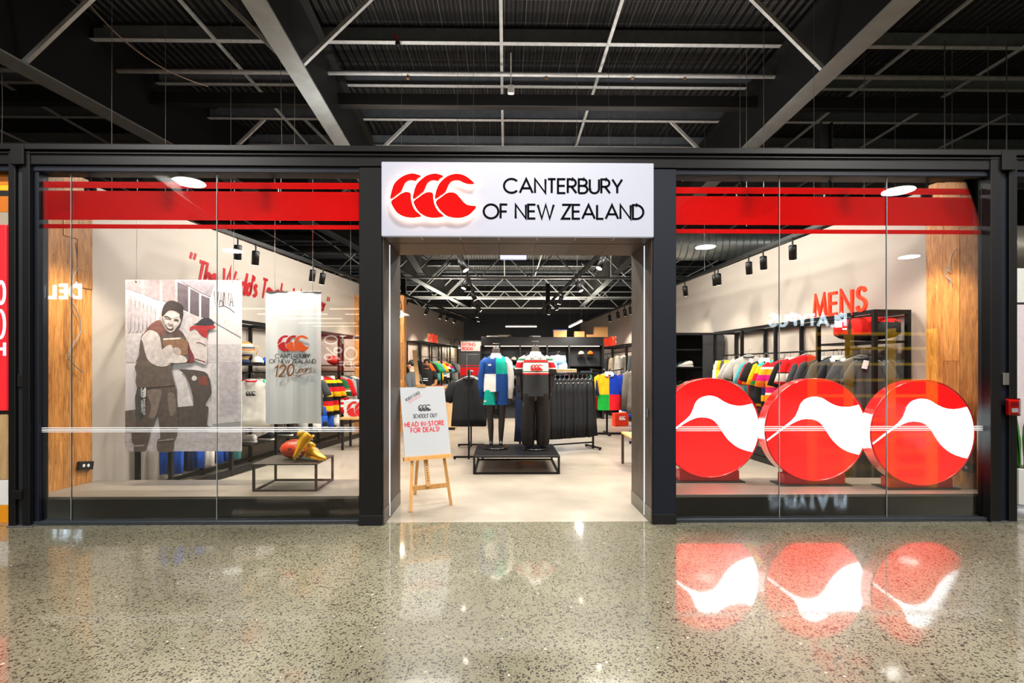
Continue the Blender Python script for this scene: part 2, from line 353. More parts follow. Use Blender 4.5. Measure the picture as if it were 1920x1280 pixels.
# ------------------------------------------------------------------ lettering drawn with strokes
def arc(cx, cy, rx, ry, a0, a1, n=14):
    return [(cx+rx*math.cos(math.radians(a0+(a1-a0)*i/n)), cy+ry*math.sin(math.radians(a0+(a1-a0)*i/n))) for i in range(n+1)]
def sm(pts): return [tuple(p) for p in cr([Vector(p) for p in pts], 5, False)]
GL = {
 'A': (.86, [[(0, 0), (.43, 1), (.86, 0)], [(.15, .33), (.71, .33)]]),
 'B': (.58, [[(0, 0), (0, 1), (.3, 1)]+arc(.3, .765, .23, .235, 90, -90, 8)+[(0, .53)], [(.3, .53)]+arc(.31, .265, .27, .265, 90, -90, 8)+[(0, 0)]]),
 'C': (.9, [arc(.5, .5, .5, .5, 42, 318, 24)]),
 'D': (.72, [[(0, 0), (0, 1), (.22, 1)]+arc(.22, .5, .5, .5, 90, -90, 14)+[(0, 0)]]),
 'E': (.5, [[(.5, 1), (0, 1), (0, 0), (.5, 0)], [(0, .52), (.46, .52)]]),
 'F': (.46, [[(.46, 1), (0, 1), (0, 0)], [(0, .5), (.42, .5)]]),
 'G': (.95, [arc(.5, .5, .5, .5, 42, 360, 26)+[(.55, .5)]]),
 'H': (.66, [[(0, 0), (0, 1)], [(.66, 0), (.66, 1)], [(0, .52), (.66, .52)]]),
 'I': (.04, [[(.02, 0), (.02, 1)]]),
 'K': (.6, [[(0, 0), (0, 1)], [(.56, 1), (0, .42)], [(.2, .6), (.6, 0)]]),
 'L': (.44, [[(0, 1), (0, 0), (.44, 0)]]),
 'M': (.84, [[(0, 0), (.1, 1), (.42, .15), (.74, 1), (.84, 0)]]),
 'N': (.7, [[(0, 0), (0, 1), (.7, 0), (.7, 1)]]),
 'O': (1.0, [arc(.5, .5, .5, .5, 0, 360, 30)]),
 'P': (.54, [[(0, 0), (0, 1), (.28, 1)]+arc(.28, .735, .26, .265, 90, -90, 8)+[(0, .47)]]),
 'R': (.58, [[(0, 0), (0, 1), (.28, 1)]+arc(.28, .735, .26, .265, 90, -90, 8)+[(0, .47)], [(.24, .47), (.58, 0)]]),
 'S': (.54, [sm([(.5, .82), (.42, .95), (.27, 1), (.11, .93), (.06, .77), (.13, .62), (.3, .53), (.46, .42), (.53, .26), (.45, .07), (.27, 0), (.1, .06), (.02, .2)])]),
 'T': (.52, [[(0, 1), (.52, 1)], [(.26, 1), (.26, 0)]]),
 'U': (.62, [[(0, 1), (0, .31)]+arc(.31, .31, .31, .31, 180, 360, 12)+[(.62, 1)]]),
 'V': (.76, [[(0, 1), (.38, 0), (.76, 1)]]),
 'W': (1.1, [[(0, 1), (.28, 0), (.55, 1), (.82, 0), (1.1, 1)]]),
 'X': (.66, [[(0, 0), (.66, 1)], [(0, 1), (.66, 0)]]),
 'Y': (.66, [[(0, 1), (.33, .45), (.66, 1)], [(.33, .45), (.33, 0)]]),
 'Z': (.58, [[(0, 1), (.58, 1), (0, 0), (.58, 0)]]),
 '1': (.3, [[(0, .78), (.25, 1), (.25, 0)]]),
 '2': (.6, [sm([(.02, .75), (.08, .92), (.3, 1), (.52, .9), (.55, .7), (.4, .42), (0, 0)]), [(0, 0), (.6, 0)]]),
 '0': (.62, [arc(.31, .5, .31, .5, 0, 360, 22)]),
 '5': (.56, [[(.5, 1), (.1, 1), (.05, .56)], sm([(.05, .56), (.25, .65), (.47, .55), (.54, .33), (.45, .1), (.25, 0), (.02, .1)])]),
 '%': (.9, [arc(.2, .78, .19, .21, 0, 360, 14), arc(.7, .22, .19, .21, 0, 360, 14), [(.1, 0), (.8, 1)]]),
 '-': (.36, [[(0, .45), (.36, .45)]]),
 '!': (.06, [[(.03, 1), (.03, .3)], [(.03, .1), (.03, 0)]]),
 "'": (.06, [[(.03, 1), (.03, .75)]]), '"': (.22, [[(.03, 1.05), (0, .75)], [(.2, 1.05), (.17, .75)]]),
 '&': (.7, [sm([(.68, .4), (.4, .02), (.15, .02), (.02, .2), (.2, .5), (.42, .75), (.32, .98), (.16, .92), (.14, .75), (.7, 0)])]),
 ' ': (.26, []),
 'h': (.4, [[(0, 0), (0, 1.05)], sm([(0, .3), (.12, .5), (.28, .52), (.36, .4), (.38, 0)])]),
 'e': (.42, [sm([(.03, .28), (.38, .32), (.34, .5), (.18, .54), (.03, .38), (.04, .12), (.2, 0), (.4, .12)])]),
 'o': (.42, [arc(.21, .27, .2, .27, 0, 360, 14)]),
 'r': (.32, [[(0, 0), (0, .55)], sm([(0, .3), (.1, .48), (.3, .52)])]),
 'l': (.12, [sm([(0, 1.05), (0, .15), (.06, 0), (.14, .04)])]),
 'd': (.42, [arc(.2, .27, .19, .27, 0, 360, 14), [(.4, 1.05), (.4, 0)]]),
 's': (.32, [sm([(.3, .48), (.15, .54), (.05, .42), (.2, .28), (.3, .14), (.15, 0), (0, .06)])]),
 'u': (.42, [sm([(0, .55), (.02, .12), (.16, 0), (.34, .12), (.4, .55)]), [(.4, .55), (.4, 0)]]),
 'g': (.42, [arc(.2, .27, .19, .27, 0, 360, 14), sm([(.4, .55), (.4, -.2), (.25, -.42), (.02, -.3)])]),
 't': (.3, [sm([(.12, .95), (.1, .15), (.18, 0), (.3, .08)]), [(0, .58), (.3, .6)]]),
 'c': (.38, [arc(.21, .27, .2, .27, 45, 315, 12)]),
 'i': (.08, [[(.04, .55), (.04, 0)], [(.04, .75), (.04, .83)]]),
 'v': (.38, [[(0, .55), (.18, 0), (.38, .55)]]), 'w': (.56, [[(0, .55), (.14, 0), (.28, .5), (.42, 0), (.56, .55)]]),
 'a': (.44, [arc(.2, .27, .19, .27, 0, 360, 14), [(.4, .55), (.4, .05), (.46, 0)]]),
 'y': (.4, [sm([(0, .55), (.04, .15), (.2, .05), (.36, .2), (.4, .55)]), sm([(.4, .55), (.36, -.1), (.2, -.4), (0, -.3)])]),
}
def text(mb, s, fr, u0, v0, h, w, width=None, gap=.16, shear=0, d=.002, off=0, rise=0, brush=False):
    tot = sum(GL[c][0]+gap for c in s)-gap
    k = (width/tot) if width else h
    u = 0
    for c in s:
        for st in GL[c][1]:
            pts = [(u0+(u+x)*k+shear*y*h, v0+y*h+rise*(u+x)*k) for x, y in st]
            ww = w
            if brush: n = len(pts); ww = [w*(.65+.55*math.sin(PI*(.15+.8*i/max(1, n-1)))) for i in range(n)]
            mb.ribbon(pts, ww, fr, d, off)
        u += GL[c][0]+gap
    return mb
# three-arc emblem (unit: width 1.0 over 5.27, drawn at height h)
_U3 = [(452, 325), (456, 285), (472, 240), (500, 205), (540, 180), (585, 170), (630, 178), (665, 200), (692, 226), (660, 229), (630, 222), (600, 208), (570, 207), (545, 220), (530, 245), (520, 270), (505, 290), (480, 305)]
_L3 = [(456, 341), (490, 312), (520, 290), (550, 283), (580, 290), (605, 315), (630, 345), (660, 362), (703, 367), (685, 395), (655, 420), (615, 435), (575, 437), (530, 428), (495, 405), (470, 375)]
_U1 = [(180, 325), (185, 285), (200, 240), (230, 205), (270, 180), (310, 170), (340, 173), (365, 183), (345, 196), (332, 211), (310, 207), (290, 209), (270, 222), (258, 245), (245, 275), (225, 293)]
_L1 = [(184, 341), (215, 315), (250, 290), (280, 283), (302, 289), (304, 320), (314, 360), (335, 397), (368, 426), (340, 434), (305, 437), (260, 430), (220, 408), (195, 375)]
def emblem(mb, fr, u0, v0, h, d=.004, off=0):
    """u0,v0 lower left corner; h height"""
    k = h/267.0
    for pts, dx in ((_U1, 0), (_L1, 0), (_U1, 137), (_L1, 137), (_U3, 0), (_L3, 0)):
        mb.poly([(u0+(p[0]+dx-178)*k, v0+(437-p[1])*k) for p in cr([Vector((a, -b)) for a, b in pts], 3) for p in [(p.x, -p.y)]][::-1], fr, d, off)
    return mb
# ================================================================== SETTING
YF, YG, YB = 4.88, 4.97, 5.65          # frame front, glass plane, back of the portal
WALL_H = 3.52
def wall_lx(y): return -4.56+.165*(y-5.7)
def wall_rx(y): return 4.775-.085*(y-5.7)
MB().box(-18, 18, -18.5, 4.97, -.2, 0).build('floor', terrazzo(), kind='structure', label='polished speckled concrete floor of the mall')
MB().box(-6, 6, 4.97, 24, -.2, 0).build('floor_store', concrete('store_concrete', '#8b8377', '#a69d90', .3), kind='structure', label='pale concrete floor inside the shop')
MB().box(-18, -6, 4.97, 24, -.2, 0).build('floor_neighbour', MC['store_concrete'], kind='structure')
MB().box(6, 18, 4.97, 24, -.2, 0).build('floor_neighbour', MC['store_concrete'], kind='structure')
def slab(name, a, b, t, z0, z1, m, label=None, parent=None, side=1):
    """upright wall between plan points a and b"""
    a = Vector((*a, 0)); b = Vector((*b, 0)); d = (b-a).normalized(); n = Vector((-d.y, d.x, 0))*side*t
    mb = MB(); vs = [p+Vector((0, 0, z)) for z in (z0, z1) for p in (a, b, b+n, a+n)]
    mb.add(vs, [(0, 1, 2, 3), (7, 6, 5, 4), (0, 4, 5, 1), (1, 5, 6, 2), (2, 6, 7, 3), (3, 7, 4, 0)])
    return mb.build(name, m, parent, world=parent is not None, **({} if parent else dict(kind='structure', label=label)))
slab('wall_left', (wall_lx(5.7), 5.7), (wall_lx(23), 23), .15, 0, WALL_H, WHITEP, 'tall white left wall of the shop under the open roof')
slab('wall_right', (wall_rx(5.7), 5.7), (wall_rx(23), 23), .15, 0, WALL_H, WHITEP, 'tall white right wall of the shop under the open roof', side=-1)
MB().box(-2.6, 4.4, 22.5, 22.7, 0, 3.9).build('wall_back', CHAR, kind='structure', label='charcoal back wall of the shop')
MB().box(-18, 18, -18.5, -18.3, 0, 6.5).build('wall_opposite', CHAR, kind='structure', label='dark wall on the far side of the mall behind the viewer')
# ---- reclaimed timber cladding beside each window
def cladding(name, a, b, z0, z1, n, label, rnd, inward):
    rnd = random.Random(rnd)
    a = Vector((*a, 0)); b = Vector((*b, 0)); L = (b-a).length; d = (b-a).normalized(); nn = Vector((-d.y, d.x, 0))*inward
    base = thing(name, label, None, (a.x, a.y, z0)); base['kind'] = 'structure'
    MB().bar(a+Vector((0, 0, (z0+z1)/2))-nn*.03, b+Vector((0, 0, (z0+z1)/2))-nn*.03, .03, z1-z0).build('backing', BLACK2, base, world=True)
    us = [0]; 
    for i in range(n): us.append(us[-1]+rnd.uniform(.8, 1.25))
    us = [u/us[-1]*L for u in us]
    for i in range(n):
        zs = [z0]+sorted(rnd.uniform(z0+.3, z1-.3) for _ in range(rnd.choice((1, 2, 2))))+[z1]
        for k in range(len(zs)-1):
            if zs[k+1]-zs[k] < .05: continue
            t = rnd.uniform(.012, .024)
            p = a+d*(us[i]+us[i+1])/2+nn*(t/2-.014)
            MB().bar(p+Vector((0, 0, zs[k]+.001)), p+Vector((0, 0, zs[k+1]-.001)), us[i+1]-us[i]-.003, t, up=tuple(nn)).build('plank', OAK, base, world=True)
    return base
PL = .245
cladding('wall_left_cladding', (X(63, 5.05)-.02, 5.04), (wall_lx(5.7), 5.70), PL, 3.56, 4, 'reclaimed timber boards lining the left end of the display window', 3, -1)
cladding('wall_right_cladding', (X(1860, 5.05)+.02, 5.04), (wall_rx(5.7), 5.70), PL, 3.56, 4, 'reclaimed timber boards lining the right end of the display window', 5, 1)
# ---- raised display plinths behind the glass
PLT = concrete('plinth_top', '#6f675e', '#837a70', .45)
for nm, p0, p1, lb in (('display_plinth', 62, 673, 'low raised display floor behind the left window'), ('display_plinth', 1268, 1858, 'low raised display floor behind the right window carrying the red discs')):
    t = thing(nm, lb, None, ((X(p0, 5.1)+X(p1, 5.1))/2, 5.4, 0)); t['kind'] = 'structure'
    x0, x1 = X(p0, 5.05)-.05, X(p1, 5.05)+(.0 if p0 < 900 else .05)
    if p0 > 900: x0 -= .0
    MB().cbox(x0, x1, 5.035, 5.78, PL-.03, PL, .003).build('top', PLT, t, world=True)
    MB().box(x0, x1, 5.04, 5.06, 0.02, PL-.03).build('fascia', mat('black_fascia', '#060606', .7, spec=.1), t, world=True)
    MB().box(x0, x1, 5.74, 5.76, 0, PL-.03).build('rear_fascia', BLACK2, t, world=True)
# ---- shopfront frame
ZT = Z(276, YF, 960)
tr = thing('trim_1', 'black steel frame of the shopfront with posts and head beam', None, (0, YF, 0)); tr['kind'] = 'structure'
def framebox(nm, x0, x1, y0, y1, z0, z1, m=BLACK, c=.004, par=tr): return MB().cbox(x0, x1, y0, y1, z0, z1, c).build(nm, m, par, world=True)
zb1, zb2 = Z(291, YF), Z(312, YF)
framebox('head_beam', -8, 8, YF-.02, YF+.2, ZT-.055, ZT)
framebox('head_channel', -8, 8, YF+.015, YF+.16, zb2, ZT-.055, CHANNEL if False else BLACK)
framebox('head_lip', -8, 8, YF-.005, YF+.03, zb1-.012, zb1+.004)
framebox('head_soffit', -8, 8, YF+.04, YF+.2, zb2-.055, zb2, FRAMEB)
for sgn, (a, b, c, d) in ((-1, (15, 28, 41, 62)), (1, (1858, 1878, 1893, 1908))):
    xa, xb, xc, xd = (X(p, YF) for p in (a, b, c, d))
    framebox('post', xa, xb, YF, YF+.14, 0, ZT-.06)
    framebox('post_channel', xb, xc, YF+.03, YF+.12, 0, ZT-.06, CHANNEL if sgn < 0 else FRAMEB)
    framebox('post', xc, xd-(.035 if sgn < 0 else 0), YF, YF+.16, 0, ZT-.06)
    if sgn < 0: framebox('jamb_strip', xd-.035, xd+.005, YF+.05, YF+.16, 0, ZT-.06, FRAMEB)
    pl = framebox('base_plate', xa, xd, YF-.02, YF+.16, 0, .012, STEEL)
    cap = framebox('corner_cap', min(xb, xc)-.02, max(xb, xc)+.04, YF-.03, YF+.02, ZT-.2, ZT-.01)
    for i in (0, 1):
        for j in (0, 1):
            MB().tube([((xb+xc)/2-.02+i*.05, YF-.045, ZT-.16+j*.1), ((xb+xc)/2-.02+i*.05, YF-.028, ZT-.16+j*.1)], .012, 6).build('bolt', BLACK, cap, world=False).location = -cap.location
xb, xc = X(28, YF), X(41, YF)
framebox('latch_slot', xb+.005, xc-.005, YF+.015, YF+.032, Z(725, YF), Z(702, YF), BLACK2)
framebox('lock_box', xb-.02, xc+.01, YF-.02, YF+.032, Z(932, YF), Z(916, YF), BLACK)
xb, xc = X(1881, YF), X(1892, YF)
framebox('latch_slot', xb, xc, YF-.005, YF+.032, Z(722, YF), Z(699, YF), STEEL)
# red call point box on the right post
x0, x1 = X(1882, YF), X(1905, YF); z0, z1 = Z(780, YF), Z(747, YF)
t = thing('alarm_call_point', 'red alarm box in a clear cover on the right black post', 'alarm box', ((x0+x1)/2, YF-.04, z0))
MB().cbox(x0+.008, x1-.008, YF-.05, YF, z0+.01, z1-.01, .01).build('body', REDG, t, world=True)
MB().box(x0+.03, x1-.03, YF-.053, YF-.049, z0+.035, z0+.075).build('label_plate', OFFW, t, world=True)
MB().box(x0+.02, x1-.02, YF-.053, YF-.049, z0+.11, z0+.118).build('slot', INK, t, world=True)
MB().cbox(x0, x1, YF-.06, YF, z0, z1, .012).build('clear_cover', glass('clear_cover', (.95, .95, .97, 1), 1), t, world=True)
# ---- portal
dr = thing('door_1', 'dark timber lined open entrance portal with black columns', None, (X(960, YF), YF, 0)); dr['kind'] = 'structure'
zs0, zs1 = Z(444, YF-.02), Z(305, YF-.02)
for s, (a, b, bk) in ((-1, (673, 716, 743)), (1, (1268, 1225, 1184))):
    xo, xi = X(a, YF-.01), X(b, YF-.01); xbk = X(bk, YB)
    m = BLACK if s < 0 else FRAMEB
    MB().cbox(min(xo, xi), max(xo, xi), YF-.01, YG+.06, .1, zb2-.02, .004).build('column', m, dr, world=True)
    MB().cbox(min(xo, xi)-.002, max(xo, xi)+.002, YF-.014, YG+.06, 0, .1, .003).build('column_base', BLACK2, dr, world=True)
    # side return of the portal inside the window
    MB().box(min(xo, xi) if s > 0 else min(xo, xbk), max(xo, xi) if s < 0 else max(xo, xbk), YG+.06, YB-.02, 0, 2.95).build('return_panel', BLACK2, dr, world=True)
    # lining boards front to back, and a strip whose reflected sheen is set as glow
    yk = [YF, YF+.235, YF+.255, YB]
    for k, (ya, yb) in enumerate(((yk[0], yk[1]), (yk[1], yk[2]), (yk[2], yk[3]))):
        f0 = (ya-YF)/(YB-YF); f1 = (yb-YF)/(YB-YF)
        pa = (xi+(xbk-xi)*0-s*.0, ya); pb = (xi-s*0, yb)
        xa = xi-s*.004; 
        if k == 1:
            MB().box(xa-s*.012-.004, xa-s*.012+.004, ya, yb, .02, 2.735).build('light_strip', mat('portal_strip', '#dfe8f2', .3, em=1.1, emc='#cfe0f5'), dr, world=True)
        else:
            MB().cbox(min(xa, xa-s*.012), max(xa, xa-s*.012), ya+.001, yb-.001, .15, 2.75, .002).build('lining_board', DARKW, dr, world=True)
            MB().cbox(min(xa, xa-s*.016), max(xa, xa-s*.016), ya+.001, yb-.001, 0, .15, .002).build('kick_plate', mat('kick_plate', '#5c5a52', .3, .6), dr, world=True)
xl, xr = X(716, YF-.01), X(1225, YF-.01)
nb = 7
for row, (ya, yb) in enumerate(((YF, YF+.235), (YF+.255, YB))):
    for i in range(nb):
        MB().cbox(xl+(xr-xl)*i/nb+.001, xl+(xr-xl)*(i+1)/nb-.001, ya, yb, 2.752, 2.772, .002).build('soffit_board', DARKWX, dr, world=True)
MB().box(xl, xr, YF+.02, YB, 2.772, 2.95).build('header', BLACK2, dr, world=True)
MB().box(xl, xr, YF+.235, YF+.255, 2.756, 2.765).build('soffit_groove', BLACK2, dr, world=True)
# sign frame above door back (small backlit exit board end)
t = thing('ceiling_sign', 'small pale lightbox hung just inside the entrance head', 'sign', (X(962, 6.2), 6.2, Z(486, 6.2)))
MB().cbox(X(938, 6.2), X(987, 6.2), 6.18, 6.24, Z(486, 6.2), Z(474, 6.2)+.1, .004).build('lightbox', mat('pale_lightbox', '#c3c6ea', .4, em=.55, emc='#c6caf2'), t, world=True)
MB().tube([(X(962, 6.2), 6.21, Z(474, 6.2)+.1), (X(962, 6.2), 6.21, 3.9)], .006).build('rod', BLACK, t, world=True)
# switch on right lining
MB().cbox(xr-.03, xr-.022, YF+.08, YF+.12, 1.02, 1.1, .002).build('switch_plate', STEEL, dr, world=True)
# ---- fascia sign
xs0, xs1 = X(715, YF-.03), X(1226, YF-.03)
sg = thing('fascia_sign', 'white lightbox sign with glowing red emblem and black lettering above the entrance', 'sign', ((xs0+xs1)/2, YF-.03, zs0))
MB().cbox(xs0, xs1, YF-.03, YF+.12, zs0, zs1, .005).build('box', mat('sign_face', '#8f929e', .5, em=.22, emc='#d9dbf0'), sg, world=True)
px = (xs1-xs0)/511.0
fr = frame((xs0, YF-.03, zs0), (1, 0, 0), (0, 0, 1))
def sp(x, y): return ((x-715)*px, (444-y)*px)
mb = MB(); u, v = sp(944, 362); text(mb, 'CANTERBURY', fr, u, v, 26*px, 4.1*px, 222*px, gap=.16, d=.002)
u, v = sp(905, 410); text(mb, 'OF NEW ZEALAND', fr, u+1*px, v, 26*px, 4.1*px, 300*px, gap=.155, d=.002)
mb.build('lettering', mat('sign_ink', '#08090d', .9, spec=.05), sg, world=True)
u, v = sp(734, 412)
mb = MB(); emblem(mb, fr, u, v, 80.5*px, d=.03, off=.035)
mb.build('emblem', mat('sign_emblem', '#a80808', .8, em=.2, emc='#e0100c', spec=.05), sg, world=True)
mb = MB()
k = 80.5*px/267; u0, v0 = u, v
halo = mat('emblem_halo_tube', '#ffffff', .4, em=16, emc='#ffc7a0')
for pts, dx in ((_U1, 0), (_L1, 0), (_U1, 137), (_L1, 137), (_U3, 0), (_L3, 0)):
    cp = [(u0+(p.x+dx-178)*k, v0+(437+p.y)*k) for p in cr([Vector((a, -b)) for a, b in pts], 3)]
    mb.ribbon(cp+[cp[0]], 5.0*px, fr, .014, .016)
mb.build('halo_led', halo, sg, world=True)
# ---- windows
VIN = [(344, 356), (361, 415), (423, 431)]
MANI = mat('frosted_line', '#dfe3e6', .5)
def window(name, splits, y_top, label, dy):
    w = thing(name, label, None, ((X(splits[0], YG)+X(splits[-1], YG))/2, YG, 0)); w['kind'] = 'structure'
    zt = Z(y_top, YG); 
    for a, b in zip(splits[:-1], splits[1:]):
        MB().box(X(a, YG)+.0025, X(b, YG)-.0025, YG-.006, YG+.006, .035, zt).build('pane', GLASS, w, world=True)
    for a in splits[1:-1]:
        MB().box(X(a, YG)-.0025, X(a, YG)+.0025, YG-.007, YG+.007, .035, zt).build('silicone_joint', mat('glass_edge', '#8f9a9a', .3), w, world=True)
    xa, xb = X(splits[0], YG), X(splits[-1], YG)
    for (v0, v1) in VIN:
        MB().box(xa, xb, YG+.0065, YG+.0075, Z(v1+dy, YG), Z(v0+dy, YG)).build('red_vinyl_band', RED, w, world=True)
    for y0, y1 in ((799.5, 801.2), (803, 805.4), (807, 808.4)):
        MB().box(xa, xb, YG-.0075, YG-.0065, Z(y1, YG), Z(y0, YG)).build('manifestation_line', MANI, w, world=True)
    MB().cbox(xa-.05, xb+.05, YG-.05, YG+.045, 0, .036, .003).build('bottom_channel', mat('channel_blue', '#33383f', .4, .3), w, world=True)
window('window_1', [61, 134, 407, 674], 312, 'left shopfront glass of three panes with red stripes', 0)
window('window_2', [1267, 1461, 1662, 1859], 318, 'right shopfront glass of three panes with red stripes', 4.5)

# ================================================================== ROOF
ZR, ZP = 5.26, 6.2
ce = MB().box(-18, 18, -18.5, 34, 6.45, 6.6).build('ceiling', deck_mat(), kind='structure', label='black ribbed roof deck high above shop and mall')
def cp(mb, nm, m, smooth=False): return mb.build(nm, m, ce, smooth=smooth, world=True)
ys = [7.42, 8.55, 9.71, 10.85, 12.0, 13.2, 14.5, 15.9, 17.4, 19, 21, 23.5, 26, 29]
for i, y in enumerate(ys):
    mb = MB(); zz = ZP
    mb.box(-14, 14, y+.0, y+.006, zz, zz+.25); mb.cur = 1; mb.box(-14, 14, y-.075, y, zz, zz+.008); mb.cur = 0; mb.box(-14, 14, y, y+.075, zz+.242, zz+.25)
    cp(mb, 'purlin', [GALVD, GALV])  # web coloured darker than the bottom flange to carry light from below
for y, z, r, m in ((7.8, 6.0, .035, GALV), (13.8, 5.95, .035, GALV), (18.3, 5.9, .03, GALV)):
    cp(MB().tube([(-14, y, z), (14, y, z)], r, 8), 'sprinkler_pipe', m, True)
cp(MB().cbox(-14, 14, 8.36, 8.5, 5.8, 6.0, .01), 'tie_beam', WEB)
for x in (-8.3, -4.15, -.05, 1.5, 4.6, 5.95, 7.6, 9.3, -6.6, -10):
    cp(MB().bar((x, 5.5, ZP-.0), (x+.05, 26, ZP-.0), .045, .03), 'bridging_bar', GALV)
def rafter(p0, p1, wf, hw):
    p0 = Vector(p0); p1 = Vector(p1); up = Vector((0, 0, 1))
    r = MB().bar(p0+up*(hw/2+.02), p1+up*(hw/2+.02), .03, hw).build('rafter', WEB, ce, world=True)
    for nm, z, m in (('bottom_flange', .012, FLANGE), ('top_flange', hw, WEB)):
        o = MB().bar(p0+up*z, p1+up*z, wf, .024).build(nm, m, None); mw = o.location.copy(); o.parent = r; o.location = mw-ce.location
    return r
def hz(px, py): return at(px, py, 3.76/((HYP-py)/FPX))
def beam(a, b, wf, hw, ext=1.25):
    A = at(a[0], a[1], 1); B = at(b[0], b[1], 1)
    A = Vector((0, 0, 1.5))+(A-Vector((0, 0, 1.5)))*(3.76/(A.z-1.5)); B = Vector((0, 0, 1.5))+(B-Vector((0, 0, 1.5)))*(3.76/(B.z-1.5))
    d = (A-B); A2 = A+d.normalized()*10
    rafter(A2, B, wf, hw); return A, B
b2 = beam((475, 0), (790, 515), .25, .95)
b3 = beam((1702, 0), (1088, 577), .27, .95)
b1 = beam((0, 107), (882, 580), .30, 1.15)
def on(bm, y): 
    A, B = bm; t = (y-A.y)/(B.y-A.y); return A+(B-A)*t
for bm in (b1, b2, b3):
    for y in (6.45, 9.76, 13.3, 16.5, 19.5, 23, 26.5):
        p = on(bm, y)
        for s in (-1, 1):
            if bm is b1 and s < 0: continue
            cp(MB().bar(p+Vector((s*.05, 0, .03)), p+Vector((s*1.02, 0, .98)), .05, .05), 'fly_brace', GALV)
# lattice trusses deep in the hall
for y in (20.6, 26.2, 31.0):
    for z in (5.15, 6.15): cp(MB().bar((-10, y, z), (10, y, z), .07, .07), 'truss_chord', GALV)
    for i in range(20):
        x = -10+i; cp(MB().bar((x, y, 5.15 if i % 2 else 6.15), (x+1, y, 6.15 if i % 2 else 5.15), .045, .045), 'truss_diagonal', GALV)
for y in (22.0, 28.5): cp(MB().tube([(-10, y, 5.4), (10, y, 5.4)], .06, 8), 'service_pipe', GALV, True)
# columns under the roof
for px, Y in ((1544, 8.0), (757, 21.0), (1027, 23.2)):
    x = X(px, Y); c = thing('roof_column', 'black steel column rising to the roof %s' % {1544: 'behind the right white wall', 757: 'beyond the left wall', 1027: 'behind the charcoal back wall'}[px], 'column', (x, Y, 0))
    MB().box(x-.09, x+.09, Y-.012, Y+.012, 0, ZR+.1).build('web', WEB, c, world=True)
    for dx in (-.085, .085): MB().box(x+dx-.01, x+dx+.01, Y-.09, Y+.09, 0, ZR+.1).build('flange', WEB, c, world=True)
# thin droppers
WIRE = mat('wire', '#6a6a68', .5, .3)
rw = random.Random(11)
for px, Y, zb in ((210, 6.6, 3.62), (310, 7.0, 3.6), (525, 7.4, 3.6), (1400, 7.5, 3.6), (1432, 7.0, 3.6), (1620, 7.1, 3.62), (1680, 7.9, 3.6), (1785, 7.4, 3.6), (1852, 6.9, 3.6), (2, 6.5, 3.6), (865, 11, 3.3), (1000, 11, 3.3), (1060, 12, 3.3), (1145, 10, 3.3)):
    x = X(px, Y); cp(MB().tube([(x, Y, zb), (x+rw.uniform(-.03, .03), Y, 4.8), (x, Y, ZP)], .004, 5), 'dropper_wire', WIRE)
pts = [at(160, 0, 6.6), at(210, 55, 6.8), at(260, 98, 7.0), at(310, 130, 7.2), at(355, 150, 7.4), at(390, 162, 7.6)]
tag(MB().tube(cr(pts, 4, False), .008, 6).build('loose_cable', mat('pale_cable', '#a9988c', .6)), 'pale loose cable sagging from the roof at upper left', 'cable')
p = at(958, 168, 7.6); t = thing('roof_sensor', 'small white sensor box hung under the roof above the sign', 'sensor', p)
MB().cbox(p.x-.05, p.x+.05, p.y-.03, p.y+.03, p.z-.07, p.z+.07, .015).build('body', WHITE, t, world=True)
MB().tube([(p.x, p.y, p.z+.07), (p.x, p.y, 6.2)], .008, 6).build('stem', WHITE, t, world=True)
p = at(746, 82, 7.36); t = thing('hanging_tag', 'black knob with a red ribbon on the front purlin', 'fitting', p)
MB().sphere(p, .04, .04, .04).build('knob', BLACK, t, True, True)
MB().tube([p, p+Vector((-.02, 0, .1)), p+Vector((-.06, 0, .14))], .012, 6).build('ribbon', REDINK, t, True, True)
for i, (px, py) in enumerate(((765, 140), (1024, 140), (1186, 140), (1284, 140), (1718, 88), (1810, 142))):
    p = at(px, py, 7.8); t = thing('sprinkler_head', 'small brass sprinkler head under the pipe', 'sprinkler', p, group='sprinkler heads under the roof')
    MB().tube([p+Vector((0, 0, .03)), p, p-Vector((0, 0, .04))], [.012, .022, .01], 6).build('nozzle', mat('brass', '#a77b4a', .3, .9), t, world=True)
    MB().tube([p-Vector((0, 0, .06)), p-Vector((0, 0, .065))], .025, 8).build('deflector', MC['brass'], t, world=True)
# fat spiral duct over the right side
dy, dz, dr_ = 12.0, Z(458, 12.0), .36
DUCT = mat('galvanised_duct', '#b9c2c2', .35, .6, noise=.2, nscale=3)
t = thing('spiral_duct', 'fat ribbed galvanised air duct above the right wall', 'duct', (6.5, dy, dz-dr_))
MB().tube([(X(1225, 12), dy, dz), (11, dy, dz)], dr_, 24).build('duct_shell', DUCT, t, True, True)
x = X(1225, 12)+.05
seam = MB().tube([(0, 0, 0), (.02, 0, 0)], dr_+.008, 24); seam_me = seam.mesh('duct_seam', DUCT)
while x < 9:
    place(seam_me, 'duct_seam', t, loc=(x-6.5, 0, dr_)); x += .16
